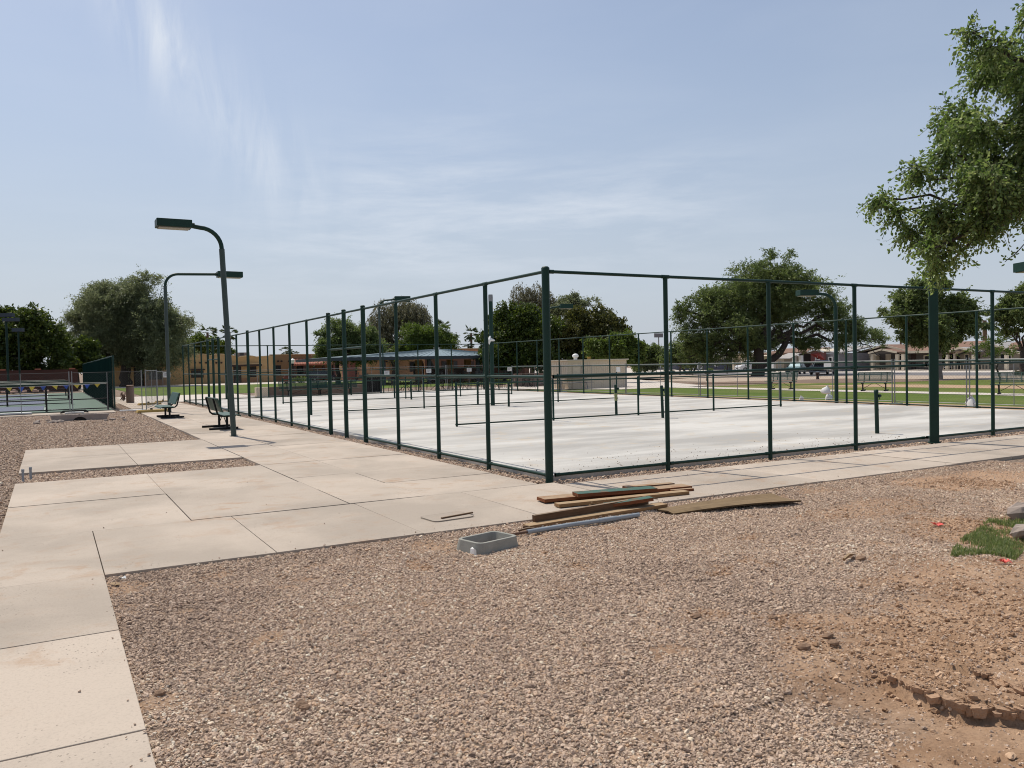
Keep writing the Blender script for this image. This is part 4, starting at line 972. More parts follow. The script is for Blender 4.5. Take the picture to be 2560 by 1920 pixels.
# ribbons, litter, clods
for px, py, l in ((2345, 1314, 'pink survey ribbon scrap on the gravel left of the grass'), (2512, 1408, 'pink survey ribbon scrap on bare soil below the grass')):
    p = at(px, py, -.05); p.z = float(ground_h(np.array([p.x]), np.array([p.y]))[0]); t = thing('survey_ribbon', l, 'ribbon', p, 0, 'pink survey ribbons'); b = MB()
    for i in range(9):
        a = random.random()*6.28; r1 = random.uniform(.03, .075); c, s_ = math.cos(a), math.sin(a); w = .014
        b.quad((0, 0, .01), (c*r1*.5-s_*w, s_*r1*.5+c*w, .045), (c*r1, s_*r1, random.uniform(.0, .05)), (c*r1*.5+s_*w, s_*r1*.5-c*w, .03))
    b.build('ribbon', PINK, t, recalc=False)
for px, py, r, l in ((285, 1466, .045, 'pale crumpled leaf scrap in the gravel by the slab corner'), (306, 1448, .03, 'white paper flake in the gravel by the slab corner')):
    p = at(px, py, -.03); t = thing('litter', l, 'litter', p, 0); b = MB()
    for i in range(6): a = random.random()*6.28; b.poly([(0, 0, .01), (r*math.cos(a), r*math.sin(a), random.uniform(0, .03)), (r*math.cos(a+.9), r*math.sin(a+.9), random.uniform(.01, .03))])
    b.build('scrap', PAPER if r < .04 else W_TAN, t, recalc=False)
CLOD = plain('dark_clod', (.26, .165, .105), (.17, .105, .066), .95, 12)
for i, (px, py, r) in enumerate(((755, 1765, .035), (762, 1776, .03), (2150, 1402, .05), (2130, 1400, .035), (1740, 1545, .035), (2010, 1625, .04), (1935, 1550, .03), (2070, 1600, .035), (2085, 1618, .035), (400, 1746, .03), (2330, 1120+100, .03))):
    p = at(px, py, -.05); p.z = float(ground_h(np.array([p.x]), np.array([p.y]))[0])+.01
    rock(p, r, 'clod', 'brown crumbly soil clod lying among the gravel', CLOD, seed=60+i, group='soil clods in the gravel')
# stone ring round the near tree, at the right edge
for i, (px, py, r, l) in enumerate(((2562, 1300, .17, 'rounded grey border stone at the right edge behind the grass patch'), (2560, 1350, .12, 'flat pale border stone at the right edge beside the grass patch'))):
    p = at(px, py, -.05); rock((p.x, p.y, .03), r, 'border_stone', l, STONE, seed=30+i)
t = thing('drift_wood', 'weathered stick fragment lying on the gravel right of centre', 'stick', at(2125, 1398, -.03), R(15)); b = MB(); b.tube([(-.12, 0, .02), (0, .01, .035), (.08, .0, .025)], [.012, .016, .006], 6); b.build('stick', W_TAN, t)
# grass tuft patch
def grass(name, label, cx, n, hmin, hmax, seed, fn):
    r = np.random.default_rng(seed); b = MB(); V = []; F = []; T = []
    pts = fn(r, n)
    for x, y, k in pts:
        z = float(ground_h(np.array([x]), np.array([y]))[0]); h = r.uniform(hmin, hmax)*k; a = r.random()*6.28; w = .0035; ln = r.uniform(.1, .7)*h; bx, by = math.cos(a)*ln, math.sin(a)*ln
        i = len(V); V += [(x-w*math.sin(a), y+w*math.cos(a), z), (x+w*math.sin(a), y-w*math.cos(a), z), (x+bx*.4+w*.8*math.sin(a), y+by*.4-w*.8*math.cos(a), z+h*.65), (x+bx*.4-w*.8*math.sin(a), y+by*.4+w*.8*math.cos(a), z+h*.65), (x+bx, y+by, z+h)]
        F += [(i, i+1, i+2, i+3), (i+3, i+2, i+4)]; t_ = float(np.clip(r.normal(.5, .25), 0, 1)); T += [t_, t_]
    me = bpy.data.meshes.new(name); me.from_pydata(V, [], F); me.attributes.new('tint', 'FLOAT', 'FACE').data.foreach_set('value', np.array(T, np.float32)); me.materials.append(GRASSB)
    o = bpy.data.objects.new(name, me); COL.objects.link(o); o['kind'] = 'stuff'; tag(o, label, 'grass'); return o
gp = [at(px, py, -.05).xy for px, py in ((2375, 1395), (2390, 1360), (2440, 1330), (2480, 1290), (2560, 1290), (2620, 1300), (2600, 1360), (2560, 1380), (2540, 1400), (2470, 1385))]
def ingrass(r, n):
    P = np.array([[p[0], p[1]] for p in gp]); lo, hi = P.min(0), P.max(0); out = []
    def inside(x, y):
        c = False; j = len(P)-1
        for i in range(len(P)):
            if (P[i][1] > y) != (P[j][1] > y) and x < (P[j][0]-P[i][0])*(y-P[i][1])/(P[j][1]-P[i][1])+P[i][0]: c = not c
            j = i
        return c
    while len(out) < n:
        x, y = r.uniform(lo, hi)
        if inside(x, y) and float(fbm(np.array([x]), np.array([y]), 3.2, 2)[0])+r.normal(0, .09) > .49: out.append((x, y, r.uniform(.5, 1.1)))
    return out
grass('grass_patch', 'small patch of green grass at the foot of the near tree, right side', 0, 8500, .022, .06, 5, ingrass)

# ================================================================== FOLIAGE
def leaves(name, par, C, T, size, aspect, tint, mat, rng, flat=.5, tri=False):
    """many small leaf faces; C centres, T axis directions"""
    n = len(C); rnd = rng.normal(0, 1, (n, 3)); T = T/np.linalg.norm(T, axis=1)[:, None]
    B = np.cross(T, rnd+np.array([0, 0, flat])); B /= np.maximum(np.linalg.norm(B, axis=1), 1e-6)[:, None]
    s = (np.asarray(size)*np.ones(n))[:, None]
    a = T*s*.5; b = B*s*.5/aspect
    V = np.stack([C-a, C+b*1.0+a*.1, C+a, C-b+a*.1], 1).reshape(-1, 3)
    me = bpy.data.meshes.new(name); me.vertices.add(4*n); me.vertices.foreach_set('co', V.astype(np.float32).ravel())
    me.loops.add(4*n); me.loops.foreach_set('vertex_index', np.arange(4*n, dtype=np.int32)); me.polygons.add(n)
    me.polygons.foreach_set('loop_start', np.arange(0, 4*n, 4, dtype=np.int32)); me.update(calc_edges=True)
    me.attributes.new('tint', 'FLOAT', 'FACE').data.foreach_set('value', np.clip(tint, 0, 1).astype(np.float32))
    me.materials.append(mat); o = bpy.data.objects.new(name, me); COL.objects.link(o); o.parent = par; return o
def sprays(rng, lobes, n, per, length, droop, up, spread, rad=(.45, .98), hang=0.0, rnd=.4, sub=None):
    """lobes: (centre vec3, rx, rz, ry); returns leaf centres, axes, per-leaf tint"""
    if sub:
        L2 = []
        for l in lobes:
            m = max(3, int(sub[0]*(l[1]*l[2])/np.mean([q[1]*q[2] for q in lobes])**1.0))
            for _ in range(m):
                d = rng.normal(0, 1, 3); d /= np.linalg.norm(d); f = rng.uniform(.35, 1.0)
                c = l[0]+f*(d[0]*l[1]*_r+d[1]*l[3]*np.array([_f[0], _f[1], 0])+d[2]*l[2]*np.array([0, 0, 1.])); s = sub[1]*rng.uniform(.6, 1.3)*min(l[1], l[2])
                L2.append((c, s*1.1, s*.85, s*1.1))
        lobes = L2
    w = np.array([l[1]*l[2] for l in lobes]); w = w/w.sum()
    li = rng.choice(len(lobes), n, p=w); d = rng.normal(0, 1, (n, 3)); d /= np.linalg.norm(d, axis=1)[:, None]
    rr = rng.uniform(rad[0]**2, rad[1]**2, n)**.5
    cen = np.array([l[0] for l in lobes])[li]; sc = np.array([(l[1], l[3], l[2]) for l in lobes])[li]
    # ellipsoid axes: right, forward, up
    loc = d*rr[:, None]*sc
    base = cen+loc[:, :1]*_r+loc[:, 1:2]*np.array([_f[0], _f[1], 0])+loc[:, 2:3]*np.array([0, 0, 1.])
    out = d[:, :1]*_r+d[:, 1:2]*np.array([_f[0], _f[1], 0])+d[:, 2:3]*np.array([0, 0, 1.])
    dr = out*(1-hang)+np.array([0, 0, up-hang])+rng.normal(0, rnd, (n, 3)); dr /= np.linalg.norm(dr, axis=1)[:, None]
    L = length*np.minimum(sc[:, 0], sc[:, 2])*rng.uniform(.5, 1.3, n)*np.where(rng.random(n) < .12, rng.uniform(1.3, 2.3, n), 1)
    t = np.linspace(0, 1, per)[None, :, None]+rng.normal(0, .04, (n, per, 1))
    C = base[:, None]+dr[:, None]*L[:, None, None]*t; C[..., 2] -= droop*L[:, None]*t[..., 0]**2
    T = dr[:, None]-np.array([0, 0, 1.])*(2*droop*t); T = T+rng.normal(0, .55, T.shape)
    C = C+rng.normal(0, spread, C.shape)
    tint = np.clip(.45+rng.normal(0, .16, (n, 1))+rng.normal(0, .14, (n, per)), 0, 1)
    return C.reshape(-1, 3), T.reshape(-1, 3), tint.ravel(), (base, dr, L)
def trunk_mesh(par, base, fork, tops, r0, mat, rng, name='trunk', n=8):
    b = MB(); base, fork = np.array(base), np.array(fork)
    def limb(p, q, ra, rb, wob=.06, seg=5):
        L = np.linalg.norm(q-p); pts = [p+(q-p)*i/seg+(rng.normal(0, wob*L, 3) if 0 < i < seg else 0) for i in range(seg+1)]
        b.tube(pts, [ra+(rb-ra)*i/seg for i in range(seg+1)], n, cap=False)
    limb(base-np.array([0, 0, .15]), fork, r0*1.15, r0*.75, .03)
    for q in tops:
        q = np.array(q); mid = fork+(q-fork)*.5+np.array([0, 0, .08*np.linalg.norm(q-fork)])
        limb(fork, mid, r0*.42, r0*.24); limb(mid, q, r0*.24, r0*.06)
        for _ in range(3):
            e = q+rng.normal(0, .2, 3)*np.linalg.norm(q-mid)-np.array([0, 0, .25])*np.linalg.norm(q-mid); s = mid+(q-mid)*rng.uniform(.2, .7); limb(s, e, r0*.11, r0*.03, .08, 4)
    return b.build(name, mat, par, smooth=True, recalc=False)
def tree(name, label, basepx, D, lobes, mat, kind, seed, r0=.2, trunkmat=None, forky=None, n=None, leaf=None, group=None, zfix=None, squash=.85, extra=None, stems=None):
    """lobes in the survey photo's pixels at distance D; turned into real positions and radii"""
    rng = np.random.default_rng(seed); P = atD(basepx[0], basepx[1], D); P.z = -.05
    k = D/FPX; L = []
    for l in lobes:
        off = l[4] if len(l) > 4 else rng.uniform(-.25, .25)*l[2]*k
        c = np.array(atD(l[0], l[1], D))+off*np.array([_f[0], _f[1], 0])
        L.append((c-np.array(P), l[2]*k, l[3]*k, max(l[2], l[3])*k*squash))
    t = thing(name, label, 'tree', P, 0, group)
    K = dict(feather=dict(per=22, length=1.05, droop=.4, up=.6, spread=.10, rad=(.1, .95), rnd=.5, aspect=3.0, size=.235, dens=36, sub=(13, .40)),
             dense=dict(per=12, length=.5, droop=.1, up=.35, spread=.12, rad=(.5, .98), rnd=.35, aspect=1.7, size=.27, dens=48, sub=(18, .36)),
             weep=dict(per=20, length=.95, droop=.2, up=0, spread=.07, rad=(.1, .98), rnd=.18, hang=.82, aspect=3.6, size=.34, dens=15, sub=None),
             airy=dict(per=14, length=1.0, droop=.35, up=.35, spread=.10, rad=(.1, .98), rnd=.55, aspect=2.2, size=.25, dens=34, sub=(11, .40)))[kind].copy()
    asp, size, dens = K.pop('aspect'), K.pop('size'), K.pop('dens'); per = K['per']
    size = leaf or size; area = sum(l[2]*l[3] for l in lobes); nst = n or int(area*dens/100)
    K.pop('per'); K['spread'] *= min(1.6, max(.35, D/80))
    C, T, ti, (base, dr, LL) = sprays(rng, L, nst, per, **K)
    leaves('crown', t, C, T, size*rng.uniform(.6, 1.35, len(C)), asp, ti, mat, rng)
    low = min(l[0][2]-l[2]*.6 for l in L)
    fk = np.array([0, 0, max(.5, low)]) if forky is None else np.array(atD(forky[0], forky[1], D))-np.array(P)
    tops = [l[0] for l in L]
    if stems:
        for sx in stems: trunk_mesh(t, (sx*.25, 0, 0), np.array([sx, rng.uniform(-.4, .4), fk[2]*rng.uniform(.9, 1.2)]), [tops[rng.integers(len(tops))]], r0, trunkmat or TRUNKM, rng)
    else: trunk_mesh(t, (0, 0, 0), fk, tops, r0, trunkmat or TRUNKM, rng)
    if extra: extra(t, P)
    return t
tree('mesquite_tree', 'big grey green feathery tree shading the clubhouse, behind the left lamp posts', (312, 962), 93,
     [(335, 742, 85, 55), (255, 765, 62, 62), (405, 820, 75, 85), (310, 835, 105, 75), (225, 835, 60, 62), (185, 800, 42, 50), (445, 835, 35, 62), (385, 905, 62, 34), (290, 885, 70, 36), (235, 885, 40, 36), (350, 895, 50, 30), (300, 780, 90, 60)], LEAF_GREY, 'feather', 1, .62, forky=(318, 900))
tree('ficus_tree', 'dark dense round tree at the left edge above the red wall', (38, 946), 78,
     [(30, 850, 60, 72), (85, 838, 62, 70), (130, 868, 48, 62), (165, 885, 30, 45), (60, 905, 95, 42), (140, 905, 45, 30), (0, 905, 50, 34), (-30, 860, 60, 70), (20, 815, 38, 42)], LEAF_DARK, 'dense', 2, .16, trunkmat=TRUNKPALE, stems=(-2.2, -1.2, .3, 1.0, 2.0, 2.9), n=5200)
tree('ficus_tree', 'smaller dark bushy tree between the dark round tree and the feathery tree', (195, 946), 84, [(195, 880, 36, 42), (228, 905, 30, 30), (180, 905, 30, 26)], LEAF_DARK, 'dense', 22, .14)
tree('shade_tree', 'green bushy tree behind the clubhouse, right of the big feathery tree', (470, 950), 112, [(455, 862, 32, 30), (490, 868, 34, 28), (530, 875, 40, 26), (560, 880, 24, 20)], LEAF_BRIGHT, 'dense', 3, .2)
tree('palo_verde_tree', 'rounded feathery tree standing left of the pavilion', (845, 948), 86, [(818, 868, 36, 40), (862, 850, 48, 44), (905, 862, 40, 42), (930, 875, 30, 34), (870, 885, 62, 24)], LEAF_MESQ, 'feather', 4, .25)
tree('willow_tree', 'tall weeping olive tree behind the pavilion roof', (985, 950), 104, [(955, 800, 32, 55), (1000, 775, 42, 36), (1045, 805, 34, 50), (975, 850, 36, 40), (1020, 775, 50, 30), (935, 830, 20, 40), (1072, 840, 16, 30)], LEAF_WILLOW, 'weep', 5, .35)
tree('shade_tree', 'bright green spreading tree above the blue pavilion roof', (1075, 948), 96, [(1030, 850, 40, 34), (1085, 838, 42, 30), (1125, 855, 32, 26), (1060, 872, 62, 22), (1010, 868, 24, 26)], LEAF_BRIGHT, 'feather', 6, .3)
tree('willow_tree', 'thin weeping tree top rising behind the dark round tree', (1330, 950), 112, [(1305, 745, 34, 42), (1345, 735, 36, 36), (1370, 765, 26, 34)], LEAF_WILLOW, 'weep', 7, .3)
tree('mesquite_tree', 'grey green tree top showing between the two round dark trees', (1430, 950), 110, [(1415, 765, 32, 26), (1440, 755, 28, 26), (1395, 780, 26, 20), (1480, 760, 26, 20)], LEAF_GREY, 'airy', 8, .3)
tree('ficus_tree', 'large dark green round tree behind the corner post, left of a pair', (1290, 955), 80, [(1285, 820, 66, 62), (1240, 862, 44, 66), (1338, 815, 58, 62), (1300, 885, 98, 50), (1218, 890, 24, 46), (1370, 870, 50, 60), (1265, 775, 24, 26)], LEAF_DARK, 'dense', 9, .35, n=6000)
tree('ficus_tree', 'large olive tinted round tree behind the beige shed, right of a pair', (1470, 955), 82, [(1465, 800, 58, 46), (1520, 825, 54, 56), (1430, 850, 66, 58), (1490, 880, 84, 46), (1560, 868, 34, 44), (1540, 800, 22, 28), (1582, 890, 14, 34)], LEAF_OLIVE, 'dense', 10, .35, n=5600)
tree('young_shade_tree', 'bright green small tree above the beige shed', (1492, 958), 66, [(1515, 862, 44, 28), (1560, 850, 30, 22), (1490, 885, 28, 22), (1555, 885, 42, 22), (1590, 870, 22, 22), (1595, 900, 24, 18)], LEAF_BRIGHT, 'airy', 11, .14, forky=(1478, 905))
tree('palo_verde_tree', 'pale loose tree before the grey house, right of the shed', (1612, 938), 100, [(1600, 880, 26, 26), (1635, 895, 34, 28), (1660, 885, 18, 22), (1610, 910, 40, 18)], LEAF_MESQ, 'airy', 12, .16)
tree('palo_verde_tree', 'low loose tree before the dark blue house', (1722, 925), 96, [(1680, 890, 26, 24), (1710, 880, 34, 26), (1740, 890, 32, 24), (1690, 905, 36, 14)], LEAF_MESQ, 'airy', 13, .12, stems=(-1.0, .3, 1.2))
def biglimb(t, P):
    b = MB(); pts = [Vector(atD(px, py, 80))-P for px, py in ((1898, 915), (1925, 903), (1948, 885), (1962, 862), (1970, 838), (1985, 815))]
    b.tube(pts, [.42, .36, .32, .28, .22, .15], 10); b.build('low_limb', TRUNKM, t, smooth=True, recalc=False)
tree('shade_tree', 'huge spreading dark green tree with thick black trunk on the right lawn', (1893, 948), 80,
     [(1945, 655, 44, 30), (1925, 700, 74, 50), (1850, 745, 84, 60), (1780, 775, 52, 56), (1720, 800, 36, 62), (1965, 745, 88, 66), (2050, 745, 40, 42), (1870, 820, 120, 56), (2085, 790, 54, 46), (2150, 820, 52, 44), (2190, 850, 34, 30), (1735, 860, 52, 46), (1800, 872, 66, 40), (2060, 848, 62, 38), (1715, 895, 36, 24), (1780, 900, 48, 20), (1870, 870, 60, 34), (2010, 860, 50, 30), (1990, 700, 40, 38), (1690, 770, 18, 30)],
     LEAF_MESQ, 'feather', 14, .62, forky=(1897, 868), n=8200, extra=biglimb)
tree('lawn_tree', 'rounded loose leaved tree behind the square light pole', (2348, 954), 58, [(2255, 790, 52, 38), (2300, 752, 46, 46), (2345, 735, 40, 34), (2395, 775, 46, 42), (2425, 815, 30, 40), (2330, 815, 70, 40), (2300, 850, 50, 24), (2365, 855, 30, 34), (2240, 760, 20, 18)], LEAF_MESQ, 'airy', 15, .22, leaf=.21, trunkmat=TRUNKPALE, forky=(2349, 890))
tree('lawn_tree', 'loose leaved tree cut off by the right edge above the tan house', (2552, 945), 62, [(2520, 775, 36, 32), (2560, 745, 40, 36), (2590, 790, 50, 44), (2535, 815, 40, 26), (2500, 805, 20, 22)], LEAF_MESQ, 'airy', 16, .2, leaf=.21, forky=(2555, 880))
tree('sapling', 'thin airy sapling before the tan house porch', (2503, 950), 52, [(2440, 872, 26, 14), (2475, 862, 30, 18), (2510, 880, 34, 16), (2460, 885, 32, 12)], LEAF_BRIGHT, 'airy', 17, .06, leaf=.12, n=150, forky=(2486, 895))
# ---- palms
def palm(label, px, py, base, D, s, seed, n=17, fan=True):
    rng = np.random.default_rng(seed); P = atD(px, base, D); zt = ztop(P, px, py); P.z = -.05; t = thing('fan_palm', label, 'palm tree', P, 0, 'fan palms on the skyline')
    b = MB(); b.tube([(0, 0, 0), (.05*s, 0, zt*.5), (0, 0, zt)], [.26*s, .2*s, .17*s], 8); b.build('trunk', PALMTR, t, smooth=True)
    Cs, Ts, S_ = [], [], []
    for i in range(n):
        a = rng.random()*6.28; e = rng.uniform(-.9, 1.1); d = np.array([math.cos(a)*math.cos(e), math.sin(a)*math.cos(e), math.sin(e)]); hub = np.array([0, 0, zt])+d*s*rng.uniform(.5, .95)
        sd = np.cross(d, [0, 0, 1.]); sd /= np.linalg.norm(sd)+1e-6
        for j in np.linspace(-1.1, 1.1, 9):
            v = d*math.cos(j)+sd*math.sin(j)-np.array([0, 0, .15+.2*abs(j)]); Cs.append(hub+v*.42*s); Ts.append(v); S_.append(.95*s)
    leaves('crown', t, np.array(Cs), np.array(Ts), np.array(S_), 5.0, rng.uniform(.2, .8, len(Cs)), LEAF_PALM, rng); return t
palm('fan palm left of the nearest lamp post above the clubhouse', 522, 830, 945, 140, 1.15, 1)
palm('fan palm just behind the nearest lamp post above the clubhouse', 577, 830, 945, 145, 1.1, 2)
palm('small fan palm over the clubhouse roof, left of a close pair', 717, 876, 945, 170, .95, 3)
palm('small fan palm over the clubhouse roof, right of a close pair', 733, 882, 945, 175, .85, 4)
palm('fan palm left of the dark round tree, taller of two', 1180, 832, 945, 150, 1.1, 5)
palm('short fan palm left of the dark round tree', 1172, 860, 945, 150, .8, 6)
palm('fan palm peeping over the bright green pavilion tree', 1107, 818, 945, 150, 1.2, 7)
palm('slim fan palm behind the taupe house, left of two', 2252, 822, 920, 170, 1.0, 8)
palm('shorter slim fan palm behind the taupe house', 2273, 845, 920, 180, .95, 9)
palm('thick trunked palm rising behind the tan house', 2462, 800, 920, 110, 1.5, 10)
palm('low bushy palm top behind the tan house roof', 2503, 852, 920, 130, 1.3, 11)

# ---- near tree on the right: only its overhanging branches are in view
def near_tree():
    rng = np.random.default_rng(21); base = Vector((2.75, -6.35, -.05)); t = thing('shade_tree', 'near leafy tree whose branches hang in from the right edge, stones at its foot', 'tree', base)
    D = 8.6; k = D/FPX; bp = np.array(base)
    fork = np.array([.1, .1, 2.1])
    tr = MB()
    def limb(p, q, ra, rb, wob=.05, seg=6, n=7):
        L = np.linalg.norm(q-p); pts = [p+(q-p)*i/seg+(rng.normal(0, wob*L*.4, 3) if 0 < i < seg else 0) for i in range(seg+1)]; tr.tube(pts, [ra+(rb-ra)*i/seg for i in range(seg+1)], n, cap=False); return pts
    limb(np.array([0, 0, -.1]), fork, .19, .14, .03, 6, 12)
    LB = [(2510, 150, 62, 50), (2445, 140, 48, 32), (2540, 240, 70, 90), (2465, 265, 70, 66), (2425, 325, 60, 52), (2368, 385, 48, 36), (2510, 380, 90, 90), (2300, 428, 44, 30), (2385, 470, 70, 55), (2450, 490, 90, 66), (2540, 480, 80, 62),
          (2238, 478, 26, 20), (2262, 520, 24, 30), (2355, 548, 46, 44), (2425, 560, 58, 46), (2480, 545, 50, 34), (2292, 632, 10, 22), (2385, 650, 32, 34), (2375, 605, 42, 36), (2295, 580, 20, 26), (2325, 535, 34, 30), (2560, 340, 90, 120), (2620, 250, 90, 160), (2650, 450, 100, 120), (2400, 98, 22, 14), (2520, 60, 30, 24), (2560, 60, 40, 50), (2600, 120, 70, 70), (2700, 300, 110, 150)]
    Cs, Ts, ti, sz = [], [], [], []
    mains = []
    for l in LB:
        off = rng.uniform(-.5, .6); c = np.array(atD(l[0], l[1], D))+off*np.array([_f[0], _f[1], 0])-bp; mains.append((c, l[2]*k, l[3]*k))
    inner = [np.array(atD(2640, 470, D))-bp, np.array(atD(2620, 300, D))-bp, np.array(atD(2560, 520, D))-bp, np.array(atD(2600, 170, D))-bp]
    for q in inner: limb(fork, q, .10, .05, .06)
    for c, rx, rz in mains:
        src = min(inner, key=lambda q: np.linalg.norm(q-c)); pts = limb(src, c, .028, .009, .09, 6, 6)
        nt = int(30+260*rx*rz*9.0)
        for _ in range(nt):
            d = rng.normal(0, 1, 3); d /= np.linalg.norm(d); st = c+d*np.array([rx, rx, rz])*rng.uniform(.05, .85)
            v = d*.6+np.array([0, 0, -.35])-_r*.25+rng.normal(0, .45, 3); v /= np.linalg.norm(v); L = rng.uniform(.10, .26)
            m = rng.integers(7, 14); tw = []
            tv = float(np.clip(rng.normal(.45, .22), 0, 1))
            for i in range(m):
                u = (i+.5)/m; p = st+v*L*u-np.array([0, 0, .35*L*u*u]); ax = v*.6+rng.normal(0, .6, 3)-np.array([0, 0, .35]); ax /= np.linalg.norm(ax)
                s = rng.uniform(.03, .055); Cs.append(p+ax*s*.55); Ts.append(ax); ti.append(tv+rng.normal(0, .15)); sz.append(s)
            if rng.random() < .5: tr.tube([st, st+v*L*.5-np.array([0, 0, .09*L]), st+v*L-np.array([0, 0, .35*L])], [.0035, .0025, .0012], 3, cap=False)
    # stray twig at the far right
    a = np.array(atD(2600, 575, D))-bp; b_ = np.array(atD(2512, 655, D))-bp; limb(a, b_, .008, .003, .05)
    for i in range(22):
        p = b_+(a-b_)*rng.random()*.35+rng.normal(0, .035, 3); ax = rng.normal(0, 1, 3); Cs.append(p); Ts.append(ax/np.linalg.norm(ax)); ti.append(.3); sz.append(.045)
    tr.build('trunk', TRUNKM, t, smooth=True, recalc=False)
    # leaf: folded pointed oval, six corners
    C, T, s = np.array(Cs), np.array(Ts), np.array(sz)[:, None]; n = len(C); B = np.cross(T, rng.normal(0, 1, (n, 3))+np.array([0, 0, .8])); B /= np.linalg.norm(B, axis=1)[:, None]; N = np.cross(T, B)
    w = .27*s
    V = np.stack([C-T*s*.5, C-T*s*.12+B*w+N*s*.06, C+T*s*.22+B*w*.75+N*s*.05, C+T*s*.5-N*s*.03, C+T*s*.22-B*w*.75+N*s*.05, C-T*s*.12-B*w+N*s*.06], 1).reshape(-1, 3)
    i0 = np.arange(n)*6; q = np.stack([np.stack([i0, i0+1, i0+2, i0+3], 1), np.stack([i0, i0+3, i0+4, i0+5], 1)], 1).reshape(-1, 4)
    me = bpy.data.meshes.new('crown'); me.vertices.add(6*n); me.vertices.foreach_set('co', V.astype(np.float32).ravel()); me.loops.add(8*n); me.loops.foreach_set('vertex_index', q.ravel().astype(np.int32)); me.polygons.add(2*n)
    me.polygons.foreach_set('loop_start', np.arange(0, 8*n, 4, dtype=np.int32)); me.update(calc_edges=True)
    me.attributes.new('tint', 'FLOAT', 'FACE').data.foreach_set('value', np.repeat(np.clip(ti, 0, 1), 2).astype(np.float32)); me.materials.append(LEAF_NEAR)
    o = bpy.data.objects.new('crown', me); COL.objects.link(o); o.parent = t
near_tree()
# ---- shrubs
def shrub(label, px, py, w, h, mat, seed, name='shrub'):
    P = at(px, py, -.03); D = depth(P); rng = np.random.default_rng(seed); k = D/FPX; t = thing(name, label, 'shrub', P, 0)
    L = [(np.array([0, 0, h*k*.5]), w*k*.5, h*k*.5, w*k*.4)]
    C, T, ti, _ = sprays(rng, L, 110, 8, .35, .1, .5, .03*D/60, (.2, .95)); leaves('foliage', t, C, T, .10*D/60*rng.uniform(.6, 1.3, len(C)), 2, ti, mat, rng)
    b = MB()
    for i in range(4): b.tube([(0, 0, -.05), (random.uniform(-.3, .3)*w*k, random.uniform(-.3, .3)*w*k, h*k*.55)], [.03, .01], 5)
    b.build('stem', TRUNKM, t)
for i, (px, py, w, h, m, l) in enumerate(((750, 957, 44, 16, LEAF_BRIGHT, 'low yellow green hedge beside the red hydrant'), (1680, 934, 16, 8, LEAF_WILLOW, 'small dry shrub across the street before the blue house'), (1775, 931, 14, 9, LEAF_MESQ, 'round small shrub before the blue house drive'), (1598, 932, 22, 16, LEAF_GREY, 'grey shrub at the left end of the grey house'),
                                          (463, 960, 10, 24, LEAF_MESQ, 'narrow shrub left of the hooded clubhouse window'), (512, 958, 12, 18, LEAF_DARK, 'dark round shrub right of the hooded clubhouse window'), (130, 975, 46, 16, LEAF_DARK, 'dark clipped hedge at the back of the finished courts'), (85, 974, 40, 14, LEAF_DARK, 'dark clipped hedge left part behind the finished courts'), (2545, 938, 26, 12, LEAF_WILLOW, 'dry brown shrub at the right edge behind the lawn bench'), (1625, 925, 30, 12, LEAF_GREY, 'grey hedge before the grey house wall'))):
    shrub(l, px, py, w, h, m, 40+i)

# ================================================================== BUILDINGS
def window(par, x0, x1, z0, z1, y=-.06, fr=.07, mat=None, bars=0, sill=True, pane=None, trim=.05):
    """frame proud of the wall face (front at local y), glass set back inside it"""
    m = MB(); d = trim
    m.box(x0, x1, y, y+d, z1-fr, z1); m.box(x0, x1, y, y+d, z0, z0+fr); m.box(x0, x0+fr, y, y+d, z0+fr, z1-fr); m.box(x1-fr, x1, y, y+d, z0+fr, z1-fr)
    for i in range(bars): xb = x0+(x1-x0)*(i+1)/(bars+1); m.box(xb-fr*.3, xb+fr*.3, y+.005, y+d, z0+fr, z1-fr)
    w = m.build('window', mat or CREAM, par)
    MB().box(x0+fr*.9, x1-fr*.9, y+.025, y+d+.004, z0+fr*.9, z1-fr*.9).build('pane', pane or GLASS, w)
    return w
def door(par, x0, x1, z0, z1, mat=DWOOD, y=-.05, frame=None):
    d = MB().box(x0, x1, y, y+.06, z0, z1).build('door', mat, par); MB().box(x1-.12, x1-.08, y-.03, y, z0+.9, z0+1.0).build('handle', GALV, d)
    if frame: m = MB(); m.box(x0-.1, x0-.005, y-.02, y+.06, z0, z1+.1); m.box(x1+.005, x1+.1, y-.02, y+.06, z0, z1+.1); m.box(x0-.004, x1+.004, y-.02, y+.06, z1+.005, z1+.1); m.build('door_frame', frame, par)
    return d
def gable_roof(par, x0, x1, zl, xm, zm, y0, y1, mat, th=.12, trim=None):
    """ridge running away from the viewer; fascia on the front edge"""
    b = MB(); b.prism([(x0, zl), (xm, zm), (x1, zl), (x1, zl+th), (xm, zm+th), (x0, zl+th)], 'y', y0, y1); b.build('roof', mat, par)
    if trim: b = MB(); b.prism([(x0-.02, zl-.06), (xm, zm-.06), (x1+.02, zl-.06), (x1+.02, zl+th+.02), (xm, zm+th+.02), (x0-.02, zl+th+.02)], 'y', y0-.06, y0-.003); b.build('fascia', trim, par)
